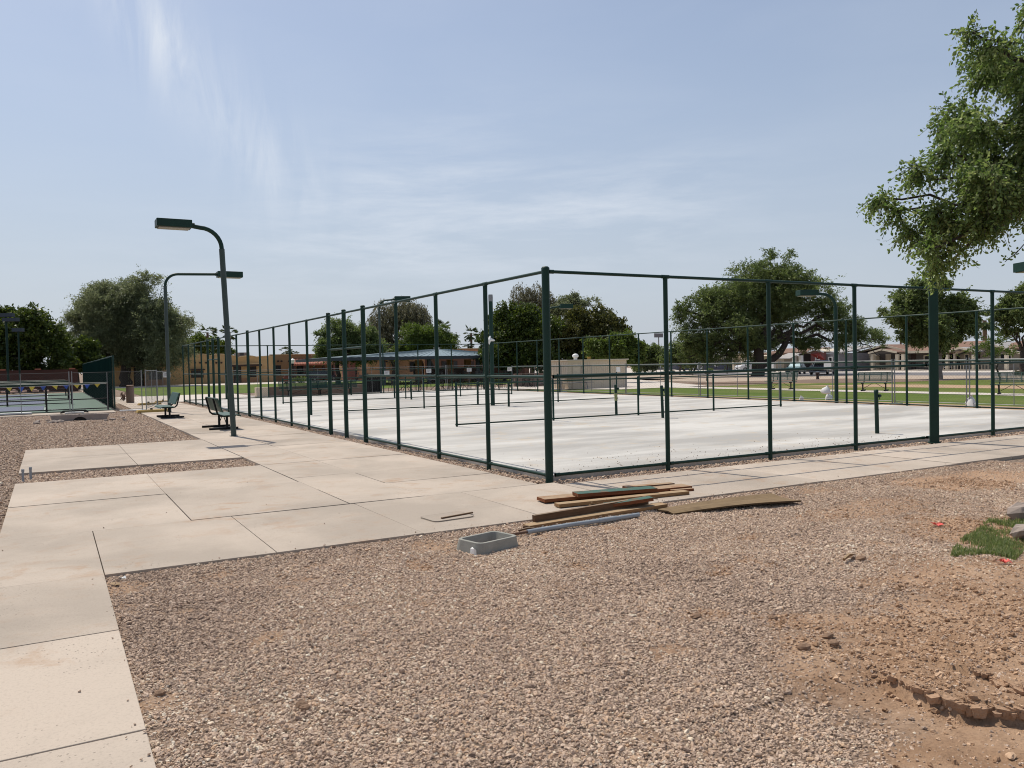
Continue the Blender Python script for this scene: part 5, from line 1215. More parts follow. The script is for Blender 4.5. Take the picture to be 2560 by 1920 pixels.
# ---- clubhouse, facade along X
YC = 97.0
def cx(px, Y=YC): return onY(px, 905, Y).x
def cz(px, py, Y=YC): return onY(px, py, Y).z
t = thing('clubhouse', 'tan stucco clubhouse with scalloped parapet and dark canopies', 'building', (0, YC, 0))
prof = [(270, 903), (300, 900), (335, 896), (350, 893), (368, 893), (376, 890), (386, 887), (402, 887), (411, 889), (418, 892), (424, 891), (430, 888), (440, 886), (462, 887), (470, 886), (508, 886), (521, 888), (529, 890), (534, 888), (541, 886), (556, 886), (570, 888), (585, 890), (597, 894), (608, 892), (620, 890), (632, 891), (645, 894), (648, 892), (682, 891)]
poly = [(cx(p), cz(p, q)) for p, q in prof]
b = MB(); b.prism([(poly[0][0], -.3)]+poly+[(poly[-1][0], -.3)], 'y', 0, 9.0); b.build('wall', TAN, t)
b = MB()
for a, c in zip(poly, poly[1:]): b.hexa([(a[0], -.06, a[1]-.02), (c[0], -.06, c[1]-.02), (c[0], .35, c[1]-.02), (a[0], .35, a[1]-.02), (a[0], -.06, a[1]+.10), (c[0], -.06, c[1]+.10), (c[0], .35, c[1]+.10), (a[0], .35, a[1]+.10)])
b.build('parapet_cap', TANTRIM, t)
for x0, x1, y0, y1, ds in ((325, 416, 910.5, 917.5, ((336, 356, 0), (372, 404, 1))), (571, 649, 910, 916.5, ((585, 600, 0), (624, 640, 1)))):
    a, c = cx(x0), cx(x1); zt = cz(x0, y0); zb = zt-.34
    MB().box(a, c, -1.3, -.01, zb, zt-.09).build('canopy', DWOOD, t)
    MB().box(a-.1, c+.1, -1.4, -.01, zt-.088, zt).build('canopy_top', TANTRIM, t)
    for xx in (a+.15, c-.15): MB().box(xx-.09, xx+.09, -1.25, -1.07, -.1, zb-.002).build('canopy_post', TAN, t)
    for p, q, k in ds:
        if k: window(t, cx(p), cx(q), .65, 2.0, -.05, .08, DWOOD, 2)
        else: door(t, cx(p), cx(q), -.05, 2.05, GLASS, -.05, DWOOD)
    MB().box(a+.2, c-.2, -.03, -.002, -.1, .55).build('dado', ORANGE, t)
window(t, cx(477), cx(508), .75, 1.62, -.06, .08, DWOOD, 1)
MB().box(cx(474), cx(511), -.45, -.02, 1.66, 1.80).build('window_hood', DWOOD, t)
for px in (431, 448, 487, 500, 515, 540, 553, 420): b = MB(); z = cz(px, 907); b.tube([(cx(px), -.35, z), (cx(px), .1, z)], .11, 8); b.build('beam_end', DWOOD, t)
MB().box(cx(607), cx(637), 3, 5.5, 3.3, cz(622, 881, YC+3)).build('rooftop_unit', SIDGREY, t)
MB().box(cx(612), cx(622), 2.97, 2.995, 3.5, 3.85).build('unit_grille', FASCIA, t)
# second wing, taller and set back
Y2 = 100.0; t = thing('clubhouse_wing', 'brown stucco clubhouse wing with red tiled porch roof', 'building', (0, Y2, 0))
x0, x1 = cx(676, Y2), cx(905, Y2); zt = cz(700, 888, Y2)
MB().box(x0, x1, 0, 10, -.3, zt).build('wall', plain('brown_stucco', (.36, .21, .105), (.31, .18, .085), .9, 1.2), t)
MB().box(x0-.08, x1+.08, -.08, .3, zt+.001, zt+.12).build('parapet_cap', TANTRIM, t)
for px in (682, 695, 703, 722, 742): z = cz(px, 903, Y2); b = MB(); b.tube([(cx(px, Y2), -.35, z), (cx(px, Y2), .1, z)], .12, 8); b.build('beam_end', DWOOD, t)
window(t, cx(685, Y2), cx(702, Y2), .7, 2.1, -.06, .1, DWOOD, 1); window(t, cx(741, Y2), cx(757, Y2), .5, 2.1, -.06, .1, DWOOD, 1); door(t, cx(667+12, Y2), cx(667+18, Y2), 0, 2, DWOOD)
a, c = cx(731, Y2-3), cx(838, Y2-3); z1 = cz(740, 912, Y2-3); z2 = cz(760, 902, Y2-3)+.25
b = MB(); b.hexa([(a, -3.2, z1-.1), (c, -3.2, z1-.1), (c, -.01, z2-.1), (a+.8, -.01, z2-.1), (a, -3.2, z1+.06), (c, -3.2, z1+.06), (c, -.01, z2+.05), (a+.8, -.01, z2+.05)]); b.build('porch_roof', TILE, t)
for i in range(26):
    u = (i+.5)/26; xa = a+(c-a)*u; b = MB(); b.tube([(xa, -3.22, z1+.07), (xa+.8*(1-u), -.02, z2+.06)], .085, 6, cap=False); b.build('tile_row', TILE, t, smooth=True)
for i in range(5): xx = a+.3+(c-a-.6)*i/4; MB().box(xx-.12, xx+.12, -3.0, -2.76, -.2, z1-.102).build('porch_post', DWOOD, t)
# orange block behind the pavilion
Y3 = 88.0; t = thing('service_building', 'orange stucco building behind the pavilion', 'building', (0, Y3, 0)); MB().box(cx(918, Y3), cx(1062, Y3), 0, 7, -.3, cz(950, 899, Y3)).build('wall', ORANGE, t); MB().box(cx(1064, Y3), cx(1330, Y3), .8, 8, -.3, cz(1150, 893, Y3)).build('wall', plain('shaded_stucco', (.15, .07, .042), (.12, .055, .035), .9, 1), t)  # right-hand wall browned: the dark under the pavilion is put into its colour
MB().box(cx(916, Y3)-.1, cx(1062, Y3)+.1, -.1, .3, cz(950, 899, Y3)+.002, cz(950, 899, Y3)+.12).build('parapet_cap', TANTRIM, t)
for px in (927, 940, 966): z = cz(px, 904, Y3); b = MB(); b.tube([(cx(px, Y3), -.3, z), (cx(px, Y3), .1, z)], .1, 8); b.build('beam_end', DWOOD, t)
window(t, cx(1040, Y3)-.9, cx(1058, Y3)-.0, .9, 2.2, -.06, .1, DWOOD, 1)
window(t, cx(1110, Y3), cx(1150, Y3), .6, 2.2, .74, .1, DWOOD, 3); door(t, cx(1180, Y3), cx(1192, Y3), 0, 2.1, DWOOD, .75); window(t, cx(1215, Y3), cx(1250, Y3), .6, 2.2, .74, .1, DWOOD, 3)
Y4 = 104.0; t = thing('upper_building', 'orange flat roofed building top behind the pavilion roof peak', 'building', (0, Y4, 0)); MB().box(cx(1128, Y4), cx(1200, Y4), 0, 6, -.2, cz(1160, 873, Y4)).build('wall', ORANGE, t); MB().box(cx(1128, Y4)-.1, cx(1200, Y4)+.1, -.1, .4, cz(1160, 873, Y4)+.002, cz(1160, 873, Y4)+.14).build('parapet_cap', TANTRIM, t); MB().box(cx(1141, Y4), cx(1150, Y4), 1, 2, cz(1160, 873, Y4)+.142, cz(1160, 868, Y4)).build('chimney', DWOOD, t)
t = thing('rose_entry_building', 'rose stucco entry with arched dark window left of the pavilion', 'building', (0, Y3+4, 0)); MB().box(cx(862, Y3+4), cx(914, Y3+4), 0, 5, -.3, cz(880, 897, Y3+4)).build('wall', plain('rose_stucco', (.28, .12, .095), (.23, .1, .08), .9, 1), t); window(t, cx(889, Y3+4), cx(899, Y3+4), .7, 2.2, -.06, .08, DWOOD); MB().box(cx(858, Y3+4), cx(918, Y3+4), -1.0, 5.2, cz(880, 897, Y3+4)+.002, cz(880, 897, Y3+4)+.2).build('roof_edge', TILE, t)
t = thing('gate_pillar', 'stubby stucco pillar with pale cap near the dark pickup', 'pillar', at(848, 952, -.05)); D = depth(t.location); k = D/FPX; MB().box(-5.5*k, 5.5*k, -.3, .3, 0, 34*k).build('shaft', TAN, t); MB().box(-6.5*k, 6.5*k, -.36, .36, 34*k+.002, 37*k).build('cap', TANTRIM, t)
# red brick wall behind the left courts
t = thing('garden_wall', 'low red brick wall behind the dark tree at left', 'wall', (0, 76, 0))
b = MB(); b.box(-24, -3.9, 0, .25, -.05, 2.0); b.build('brick_face', REDW, t)
for i in range(8): xx = -23.6+i*2.75; MB().box(xx-.25, xx+.25, -.08, .33, 2.002, 2.12).build('wall_cap', TILE, t)
for i in range(9):
    P = onY(6+i*27, 930, 72); MB_ = rock((P.x, 72, .15), .30 if i % 2 else .22, 'wall_boulder', 'pinkish boulder in the row before the red garden wall', plain('pink_stone', (.5, .33, .26), (.4, .26, .2), .9, 3) if i == 0 else MATS['pink_stone'], 90+i, 'boulders before the garden wall') if i < 5 else None
# ---- blue pavilion
YP = 60.0; t = thing('picnic_pavilion', 'open pavilion with low blue hipped metal roof', 'pavilion', (0, YP, 0))
xl, xr = onY(830, 894, YP).x, onY(1312, 889, YP).x; ze = 2.52; ap = onY(1095, 874, 66); wy = 12.0
b = MB(); A0, B0, C0, D0 = (xl, 0, ze), (xr, 0, ze), (xr, wy, ze), (xl, wy, ze); a1 = (ap.x-1.2, 6, ap.z); a2 = (ap.x+1.2, 6, ap.z)
b.quad(A0, B0, a2, a1); b.poly([B0, C0, a2]); b.quad(C0, D0, a1, a2); b.poly([D0, A0, a1]); b.quad(D0, C0, B0, A0); b.build('roof', BLUEROOF, t)
m = MB()
for i in range(1, 26):
    u = i/26; p = Vector(A0)*(1-u)+Vector(B0)*u; q0 = Vector(a1)*(1-u)+Vector(a2)*u; q = q0; m.obox(p+Vector((0, .02, .004)), q+Vector((0, 0, .004)), .035, .03)
rs = m.build('standing_seams', BLUEROOF, t); rs['kind'] = 'stuff'
b = MB(); b.box(xl-.02, xr+.02, -.06, -.003, ze-.28, ze+.02).box(xl-.06, xl-.003, -.003, wy, ze-.28, ze+.02).box(xr+.003, xr+.06, -.003, wy, ze-.28, ze+.02); b.build('fascia', FASCIA, t)
for px in (1073, 1195, 1262, 960): xx = onY(px, 930, YP+.6).x; MB().box(xx-.14, xx+.14, .5, .78, -.05, ze-.29).build('column', FASCIA, t)
for px in (1172, 1128, 1050): xx = onY(px, 930, YP+6).x; MB().box(xx-.28, xx+.28, 6, 6.5, -.05, ze-.3).build('pillar', ORANGE, t)
MB().box(onY(1035, 930, YP+8).x, onY(1060, 930, YP+8).x, 8, 8.2, .7, 1.9).build('notice_board', DWOOD, t)
MB().box(onY(1070, 930, YP+9).x, onY(1312, 930, YP+9).x, 9, 9.15, -.05, 1.3).build('counter_wall', REDW, t)
# ---- beige shed
c1 = at(1421, 973, -.03); ux = Vector((onY(1567, 963, c1.y).x-c1.x, 0, 0))
t = thing('storage_shed', 'beige metal panelled storage shed behind the right fence', 'shed', c1, 0); L = ux.length; Wd = 2.1; hz = ztop(c1, 1421, 901)
MB().box(0, L, 0, Wd, -.05, hz-.002).build('wall', BEIGE, t)
for i in range(26):
    xx = L*(i+.5)/26; MB().box(xx-.02, xx+.02, -.018, -.001, -.02, hz-.12).build('panel_rib', BEIGE, t)
for i in range(10):
    yy = Wd*(i+.5)/10; MB().box(-.018, -.001, yy-.02, yy+.02, -.02, hz-.12).build('panel_rib', BEIGE, t)
MB().box(-.12, L+.12, -.12, Wd+.12, hz, hz+.07).build('roof', CREAM, t)
MB().box(L*.07, L*.2, -.03, -.019, 0, hz-.2).build('door', BEIGE, t); MB().box(L*.225, L*.232, -.03, -.019, hz*.55, hz*.85).build('conduit', SIDGREY, t)
b = MB(); q = Vector((L*.27, 1.0, hz+.07)); b.lathe([(.12, 0), (.12, .14), (.2, .18), (.21, .28), (.15, .36), (.05, .4)], q, 12); b.build('roof_vent', WHITE, t, smooth=True)
b = MB(); b.lathe([(.1, 0), (.1, .12), (.14, .14), (.14, .18)], Vector((L*.5, 1.0, hz+.07)), 10); b.build('roof_vent', YFOOT, t)
# low brown walls and what stands by them
t = thing('low_wall', 'low brown block wall with pale end pillar behind the mesh benches', 'wall', (0, 39.6, 0)); a = onY(672, 980, 39.6).x; c = onY(925, 980, 39.6).x; MB().box(a, c, 0, .22, -.05, .52).build('block_course', LOWWALL, t); MB().box(a-.75, a-.003, -.12, .34, -.05, .58).build('end_pillar', BEIGE, t)
for i in range(7): xx = a+(c-a)*i/7; MB().box(xx+.01, xx+(c-a)/7-.01, -.03, .25, .522, .58).build('cap_stone', LOWWALL, t)
t = thing('low_wall', 'low brown block wall right of the bar stools, before the shed', 'wall', (0, 43.5, 0)); a = onY(1288, 965, 43.5).x; c = onY(1380, 965, 43.5).x; MB().box(a, c, 0, .25, -.05, .85).build('block_course', LOWWALL, t)
for i in range(4): xx = a+(c-a)*i/4; MB().box(xx+.01, xx+(c-a)/4-.01, -.03, .28, .852, .91).build('cap_stone', LOWWALL, t)
P = at(931, 983, -.02); t = thing('waste_bin', 'dark slatted waste bin beside the mesh benches', 'bin', P, 0, None); 
for i in range(9): MB().box(-.52+i*.117, -.43+i*.117, -.35, -.31, .05, 1.02).build('slat', BLACK, t)
for i in range(6): MB().box(-.53, -.49, -.29+i*.11, -.2+i*.11, .05, 1.02).build('slat', BLACK, t); MB().box(.51, .55, -.29+i*.11, -.2+i*.11, .05, 1.02).build('slat', BLACK, t)
MB().box(-.49, .5, -.3, .3, .04, .95).build('liner', BLACK, t); MB().box(-.56, .58, -.38, .36, 1.022, 1.1).build('lid', BLACK, t)
P = at(326, 1007, -.02); t = thing('trash_receptacle', 'brown pebbled trash receptacle beside the walkway at left', 'bin', P); b = MB(); b.lathe([(.19, 0), (.205, .05), (.205, .84), (.19, .88)], n=10); b.build('shell', LOWWALL, t, smooth=True); b = MB(); b.lathe([(.2, .88), (.2, .93), (.12, .97)], n=10); b.build('dome_lid', RUST, t, smooth=True)
t = thing('drip_bundle', 'bundle of tan hoses lying at the foot of the trash receptacle', 'bundle', at(311, 1002, -.02)); b = MB()
for i in range(5): b.tube([(random.uniform(-.2, .1), random.uniform(-.2, .2), random.uniform(.0, .5)) for _ in range(5)], .03, 5)
b.build('hose', RUST, t)
for px, py, top, l in ((158, 952, 881, 'black post with white acorn globe before the dark trees at left'), (733, 957, 896, 'black post with white globe before the tiled porch'), (46, 957, 906, 'post with white globe half hidden by pale trunks at left edge')):
    P = at(px, py, -.03); D = depth(P); k = D/FPX; h = (py-top)*k; t = thing('globe_lamp', l, 'globe lamp', P, 0, 'globe lamps around the clubhouse'); b = MB(); b.tube([(0, 0, 0), (0, 0, .5), (0, 0, h-12*k)], [.16, .09, .09], 8); b.build('pole', BLACK, t, smooth=True)
    b = MB(); b.lathe([(2.6*k, h-13*k), (4.6*k, h-9*k), (5.6*k, h-4*k), (4.2*k, h-2.6*k), (2.2*k, h-1*k), (.5*k, h)], n=12); b.build('globe', WHITE, t, smooth=True); b = MB(); b.lathe([(3*k, h-16*k), (3.2*k, h-13.2*k)], n=10); b.build('collar', BLACK, t)
t = thing('hydrant', 'rust red hydrant on the lawn beside the yellow green hedge', 'hydrant', at(716, 959, -.03)); b = MB(); b.lathe([(.28, 0), (.28, .08), (.2, .1), (.2, .75), (.27, .78), (.27, .84), (.18, .98), (.06, 1.05)], n=10); b.build('barrel', HYD, t, smooth=True); b = MB(); b.tube([(-.38, 0, .6), (.38, 0, .6)], .1, 8); b.build('outlet', HYD, t, smooth=True)
# ---- patio furniture
chair = None
def patio_chair(label, loc, rz, hi=False):
    global chair
    key = 'hi' if hi else 'lo'
    chair = chair or {}
    if key in chair: return dup(chair[key], loc, rz, label)
    t = thing('bar_stool' if hi else 'patio_chair', label, 'chair', loc, rz, 'dark bar stools on the patio' if hi else 'dark patio chairs on the patio'); s = .74 if hi else .44
    b = MB(); b.box(-.24, .24, -.24, .24, s-.03, s); b.build('seat', BLACK, t, bevel=.006)
    for sx in (-1, 1):
        for sy in (-1, 1): b = MB(); b.tube([(sx*.26, sy*.27, 0), (sx*.22, sy*.22, s-.03)], .016, 6); b.build('leg', BLACK, t)
    b = MB()
    for sx in (-1, 1): b.tube([(sx*.23, .23, s-.02), (sx*.23, .30, s+.5)], .016, 6)
    for z in (.12, .2, .28, .36, .44): b.box(-.22, .22, .235+z*.13, .25+z*.13, s+z, s+z+.05)
    b.build('backrest', BLACK, t)
    for sx in (-1, 1): b = MB(); b.tube([(sx*.24, -.2, s), (sx*.25, -.22, s+.2), (sx*.25, .25, s+.22)], .014, 6); b.build('armrest', BLACK, t)
    if hi: b = MB(); b.tube([(-.25, -.25, .25), (.25, -.25, .25), (.25, .25, .25), (-.25, .25, .25), (-.25, -.25, .25)], .012, 6); b.build('foot_ring', BLACK, t)
    chair[key] = t; return t
tab = None
for i, (px, l) in enumerate(((1015, 'left end of the patio row'), (1095, 'before the pavilion column'), (1150, 'middle of the stools'), (1230, 'right of the round pole'), (1318, 'right end of the patio row'))):
    P = onY(px, 975, 41.6 if px < 1140 else 41.0); P.z = -.02; hi = 1130 < px < 1300; lab = ('tall ' if hi else 'low ')+'dark slatted patio table at the '+l
    if tab is None or hi not in tab:
        tab = tab or {}; t = thing('patio_table', lab, 'table', P, 0, 'dark patio tables'); s = 1.02 if hi else .72; b = MB()
        for k in range(9): y = -.6+k*.134; w = math.sqrt(max(.02, .64-(y+.067)**2)); b.box(-w, w, y, y+.118, s-.03, s)
        b.build('tabletop', BLACK, t)
        for a in range(4): an = a*math.pi/2+.78; b = MB(); b.tube([(.55*math.cos(an), .55*math.sin(an), 0), (.12*math.cos(an), .12*math.sin(an), s*.5), (.45*math.cos(an), .45*math.sin(an), s-.03)], .022, 6); b.build('leg', BLACK, t)
        tab[hi] = t
    else: t = dup(tab[hi], P, random.random(), lab)
    for j, an in enumerate((.4, 1.9, 3.4, 5.0)):
        q = P+Vector((1.0*math.cos(an+i), 1.0*math.sin(an+i), 0))
        patio_chair(('dark slatted bar stool ' if hi else 'dark slatted patio chair ')+['at the right of', 'behind', 'at the left of', 'in front of'][j]+' the table '+l, q, an+i-math.pi/2, hi)
P = at(1415, 973, -.02); t = thing('picnic_table', 'grey picnic table with attached benches before the beige shed', 'picnic table', P, R(8)); 
b = MB(); b.box(-1.5, 1.5, -.4, .4, .70, .75); b.build('tabletop', SIDGREY, t)
for y in (-.85, .85): MB().box(-1.5, 1.5, y-.14, y+.14, .40, .44).build('seat', SIDGREY, t)
for x in (-1.1, 1.1): b = MB(); b.tube([(x, -.85, 0), (x, -.75, .4), (x, .75, .4), (x, .85, 0)], .03, 6); b.tube([(x, 0, .4), (x, 0, .7)], .03, 6); b.build('leg_frame', GALV, t)
# ---- houses across the street; local x runs to the right in the picture, y away
XH = 80.0
def hframe(name, label, pxl, X=XH):
    Y0 = onX(pxl, 905, X).y; t = thing(name, label, 'house', (X, Y0, 0), -math.pi/2)
    return t, (lambda px: Y0-onX(px, 905, X).y), (lambda px, py: onX(px, py, X).z)
def slat_rail(par, x0, x1, y, z0, z1, mat=CREAM):
    r = MB(); r.box(x0, x1, y, y+.05, z1-.06, z1); r.box(x0, x1, y, y+.05, z0, z0+.05); o = r.build('railing', mat, par); n = int((x1-x0)/.32)
    for i in range(n+1): MB().box(x0+(x1-x0)*i/max(n, 1)-.02, x0+(x1-x0)*i/max(n, 1)+.02, y+.006, y+.044, z0+.052, z1-.062).build('baluster', mat, o)
# taupe house
t, lx, lz = hframe('taupe_house', 'taupe house with twin gables and brown roof right of the big tree', 2104)
e = lz(2160, 883); zr = lz(2218, 864)
MB().box(lx(2157), lx(2330), 0, 9, -.1, e).build('wall', TAUPE, t); MB().box(lx(2104), lx(2156), .5, 8, -.1, lz(2130, 890)).build('garage_wall', SIDTAN, t)
b = MB(); b.prism([(lx(2157)+.02, e+.002), (lx(2280)-.02, e+.002), (lx(2218), zr-.03)], 'y', .02, 8.9); b.build('gable_wall', TAUPE, t)
b = MB(); b.hexa([(lx(2098), .2, lz(2104, 891)), (lx(2157)-.02, .2, lz(2157, 884)), (lx(2157)-.02, 8, lz(2157, 884)), (lx(2098), 8, lz(2104, 891)), (lx(2098), .2, lz(2104, 889)), (lx(2157)-.02, .2, lz(2157, 882)), (lx(2157)-.02, 8, lz(2157, 882)), (lx(2098), 8, lz(2104, 889))]); b.build('garage_roof', CREAM, t)
MB().box(lx(2113), lx(2152), .44, .498, -.05, lz(2130, 897)).build('garage_door', SIDGREY, t)
gable_roof(t, lx(2150), lx(2286), e-.05, lx(2218), zr, -.7, 9, BROWNROOF, .14, CREAM)
b = MB(); zq = lz(2300, 881); b.hexa([(lx(2262), -.9, zq), (lx(2412), -.9, zq), (lx(2412), 4.2, zr+.05), (lx(2232), 4.2, zr+.05), (lx(2262), -.9, zq+.16), (lx(2412), -.9, zq+.16), (lx(2412), 4.2, zr+.25), (lx(2232), 4.2, zr+.25)]); b.build('roof', BROWNROOF, t)
MB().box(lx(2262), lx(2412), -.96, -.903, zq-.08, zq+.18).build('fascia', CREAM, t)
gable_roof(t, lx(2207), lx(2278), lz(2209, 883), lx(2240), lz(2240, 874), -2.6, -.72, BROWNROOF, .12, CREAM)
b = MB(); b.prism([(lx(2209), lz(2209, 884)), (lx(2276), lz(2209, 884)), (lx(2240), lz(2240, 876))], 'y', -2.5, -2.4); b.build('porch_gable', TAUPE, t)
for px in (2214, 2276, 2291): MB().box(lx(px)-.16, lx(px)+.16, -2.5, -2.2, -.1, lz(px, 885)).build('porch_post', CREAM, t)
MB().box(lx(2212), lx(2330), -2.6, -.01, -.1, .05).build('porch_floor', ROADPALE, t)
window(t, lx(2246), lx(2271), .5, 1.75, -.07, .09, CREAM, 1); window(t, lx(2310), lx(2326), .3, 1.65, -.07, .1, CREAM, 0); door(t, lx(2278), lx(2290), .05, 1.9, DWOOD, -.06); door(t, lx(2217), lx(2226), .05, 1.8, CREAM, -.06, CREAM)
MB().box(lx(2171), lx(2199), -.6, -.01, .0, 1.72).build('bay_wall', CREAM, t); b = MB(); b.prism([(lx(2169), 1.722), (lx(2201), 1.722), (lx(2193), 2.1), (lx(2177), 2.1)], 'y', -.7, -.01); b.build('bay_roof', CREAM, t)
window(t, lx(2174), lx(2184), .35, 1.55, -.66, .07, CREAM); window(t, lx(2187), lx(2196), .35, 1.55, -.66, .07, CREAM)
slat_rail(t, lx(2226), lx(2276), -2.55, .06, .62, SIDTAN)
# tan house at the right edge
t, lx, lz = hframe('tan_house', 'tan house with white railed porch and brown roof at the right edge', 2385)
e = lz(2420, 886); zr = lz(2471, 858)
MB().box(lx(2400), lx(2548), 0, 9, -.1, e).build('wall', SIDTAN, t); b = MB(); b.prism([(lx(2402), e+.002), (lx(2546), e+.002), (lx(2471), zr-.03)], 'y', .02, 8.9); b.build('gable_wall', SIDTAN, t)
gable_roof(t, lx(2392), lx(2558), e-.02, lx(2471), zr, -.6, 9, GREYROOF, .14, CREAM)
gable_roof(t, lx(2398), lx(2470), lz(2400, 881), lx(2433), lz(2433, 870), -2.4, -.62, GREYROOF, .12, CREAM)
b = MB(); b.hexa([(lx(2478), -.3, lz(2500, 874)), (lx(2640), -.3, lz(2640, 872)), (lx(2640), 6, lz(2640, 848)), (lx(2490), 6, lz(2500, 852)), (lx(2478), -.3, lz(2500, 874)+.15), (lx(2640), -.3, lz(2640, 872)+.15), (lx(2640), 6, lz(2640, 848)+.15), (lx(2490), 6, lz(2500, 852)+.15)]); b.build('roof', BROWNROOF, t)
MB().box(lx(2552), lx(2640), .3, 8, -.1, lz(2600, 880)).build('wall', SIDTAN, t)
for px in (2400, 2466, 2548): MB().box(lx(px)-.15, lx(px)+.15, -2.4, -2.1, -.1, lz(px, 886)).build('porch_post', CREAM, t)
MB().box(lx(2375), lx(2552), -2.7, -.01, -.2, .02).build('porch_floor', DWOOD, t); slat_rail(t, lx(2380), lx(2530), -2.6, .05, .62)
window(t, lx(2412), lx(2424), .6, 1.7, -.07, .09, CREAM); window(t, lx(2500), lx(2530), .6, 1.7, -.07, .09, CREAM, 1); door(t, lx(2440), lx(2450), .05, 1.9, DWOOD, -.06)
# open carport between the two
t, lx, lz = hframe('carport', 'dark open carport between the taupe house and the tan house', 2335); MB().box(lx(2335), lx(2398), 5, 5.3, -.1, lz(2360, 884)).build('back_wall', TAUPE, t); MB().box(lx(2332), lx(2396), -.8, 6, lz(2360, 884), lz(2360, 882)).build('roof', BROWNROOF, t)
for px in (2336, 2394): MB().box(lx(px)-.12, lx(px)+.12, -.6, -.36, -.1, lz(2360, 884)-.002).build('post', CREAM, t)
# rose house
t, lx, lz = hframe('rose_house', 'rose house with white trim and low grey roofs behind the coral umbrella', 1960, 74)
MB().box(lx(2030), lx(2098), 0, 8, -.1, lz(2060, 884)).build('wall', SIDGREY, t); MB().box(lx(2034), lx(2066), -.5, -.01, -.1, lz(2050, 882)).build('entry_wall', SIDRED, t); b = MB(); b.prism([(lx(2034), lz(2050, 882)+.002), (lx(2066), lz(2050, 882)+.002), (lx(2046), lz(2046, 875))], 'y', -.5, -.1); b.build('gable_wall', SIDRED, t)
gable_roof(t, lx(2028), lx(2070), lz(2034, 881), lx(2046), lz(2044, 874), -.7, 6, CREAM, .1, WHITE)
b = MB(); b.hexa([(lx(2062), .2, lz(2070, 882)), (lx(2104), .2, lz(2100, 884)), (lx(2100), 6, lz(2090, 868)), (lx(2040), 6, lz(2050, 868)), (lx(2062), .2, lz(2070, 882)+.14), (lx(2104), .2, lz(2100, 884)+.14), (lx(2100), 6, lz(2090, 868)+.14), (lx(2040), 6, lz(2050, 868)+.14)]); b.build('roof', GREYROOF, t)
MB().box(lx(1962), lx(2028), 2.5, 8, -.1, lz(1990, 885)).build('porch_back', plain('charcoal_siding', (.03, .028, .035), (.025, .022, .028), .9), t)
b = MB(); b.hexa([(lx(1950), -2, lz(1960, 889)), (lx(2030), -2, lz(2020, 881)), (lx(2030), 8, lz(2020, 880)), (lx(1950), 8, lz(1960, 884)), (lx(1950), -2, lz(1960, 889)+.12), (lx(2030), -2, lz(2020, 881)+.12), (lx(2030), 8, lz(2020, 880)+.12), (lx(1950), 8, lz(1960, 884)+.12)]); b.build('porch_roof', BROWNROOF, t)
b = MB(); b.hexa([(lx(1988), -3.4, lz(1990, 896)), (lx(2024), -3.4, lz(2024, 896)), (lx(2034), -2.1, lz(2034, 883)), (lx(2002), -2.1, lz(2000, 883)), (lx(1988), -3.4, lz(1990, 896)+.06), (lx(2024), -3.4, lz(2024, 896)+.06), (lx(2034), -2.1, lz(2034, 883)+.06), (lx(2002), -2.1, lz(2000, 883)+.06)]); b.build('awning', GREYROOF, t)
for px in (1958, 2010, 2027): MB().box(lx(px)-.18, lx(px)+.18, -1.9, -1.5, -.1, lz(px, 888)).build('porch_post', WHITE, t)
for px in (2046, 2052): pass
window(t, lx(2046), lx(2057), lz(2050, 888)-.55, lz(2050, 884)-.02, -.57, .07, WHITE); window(t, lx(2072), lx(2082), .3, 1.7, -.07, .09, WHITE, 0); window(t, lx(2038), lx(2044), .2, 1.0, -.57, .07, WHITE); window(t, lx(2086), lx(2096), .5, 1.3, -.07, .09, WHITE)
slat_rail(t, lx(1942), lx(1958), -1.8, .3, 1.6, WHITE)
# tan house behind the trunk, blue house, grey house
t, lx, lz = hframe('cream_house', 'cream house with rust roof mostly hidden behind the black trunk', 1838, 84)
MB().box(lx(1838), lx(1960), 0, 8, -.1, lz(1880, 893)).build('wall', SIDTAN, t); gable_roof(t, lx(1828), lx(1900), lz(1840, 894), lx(1862), lz(1862, 884), -1, 8, CREAM, .12, CREAM)
b = MB(); b.hexa([(lx(1900), -.8, lz(1920, 888)), (lx(2025), -.8, lz(2000, 882)), (lx(2015), 5, lz(2000, 872)), (lx(1905), 5, lz(1920, 874)), (lx(1900), -.8, lz(1920, 888)+.15), (lx(2025), -.8, lz(2000, 882)+.15), (lx(2015), 5, lz(2000, 872)+.15), (lx(1905), 5, lz(1920, 874)+.15)]); b.build('roof', BROWNROOF, t)
for px in (1845, 1866, 1875): MB().box(lx(px)-.16, lx(px)+.16, -1, -.7, -.1, lz(1862, 895)).build('porch_post', CREAM, t)
window(t, lx(1850), lx(1862), .6, 1.8, -.07, .1, CREAM); door(t, lx(1880), lx(1890), 0, 1.9, DWOOD, -.06)
t, lx, lz = hframe('blue_house', 'dark slate blue house with white window trim behind low loose trees', 1690, 88)
MB().box(lx(1690), lx(1822), 0, 8, -.1, lz(1750, 899)).build('wall', SIDBLUE, t); MB().box(lx(1684), lx(1828), -.6, 8.5, lz(1750, 899)+.002, lz(1750, 897)+.1).build('eave', CREAM, t); b = MB(); zz = lz(1750, 897)+.102; b.prism([(-.6, zz), (8.5, zz), (4, zz+.75)], 'x', lx(1684), lx(1828)); b.build('roof', GREYROOF, t)
for a, c, z0, z1 in ((1724, 1733, .2, 1.75), (1744, 1756, .2, 1.6), (1787, 1794, .55, 1.7), (1699, 1703, .1, 1.6)): window(t, lx(a), lx(c), z0, z1, -.07, .12, WHITE)
t, lx, lz = hframe('grey_house', 'grey house with white doors seen under the pale loose tree', 1586, 92)
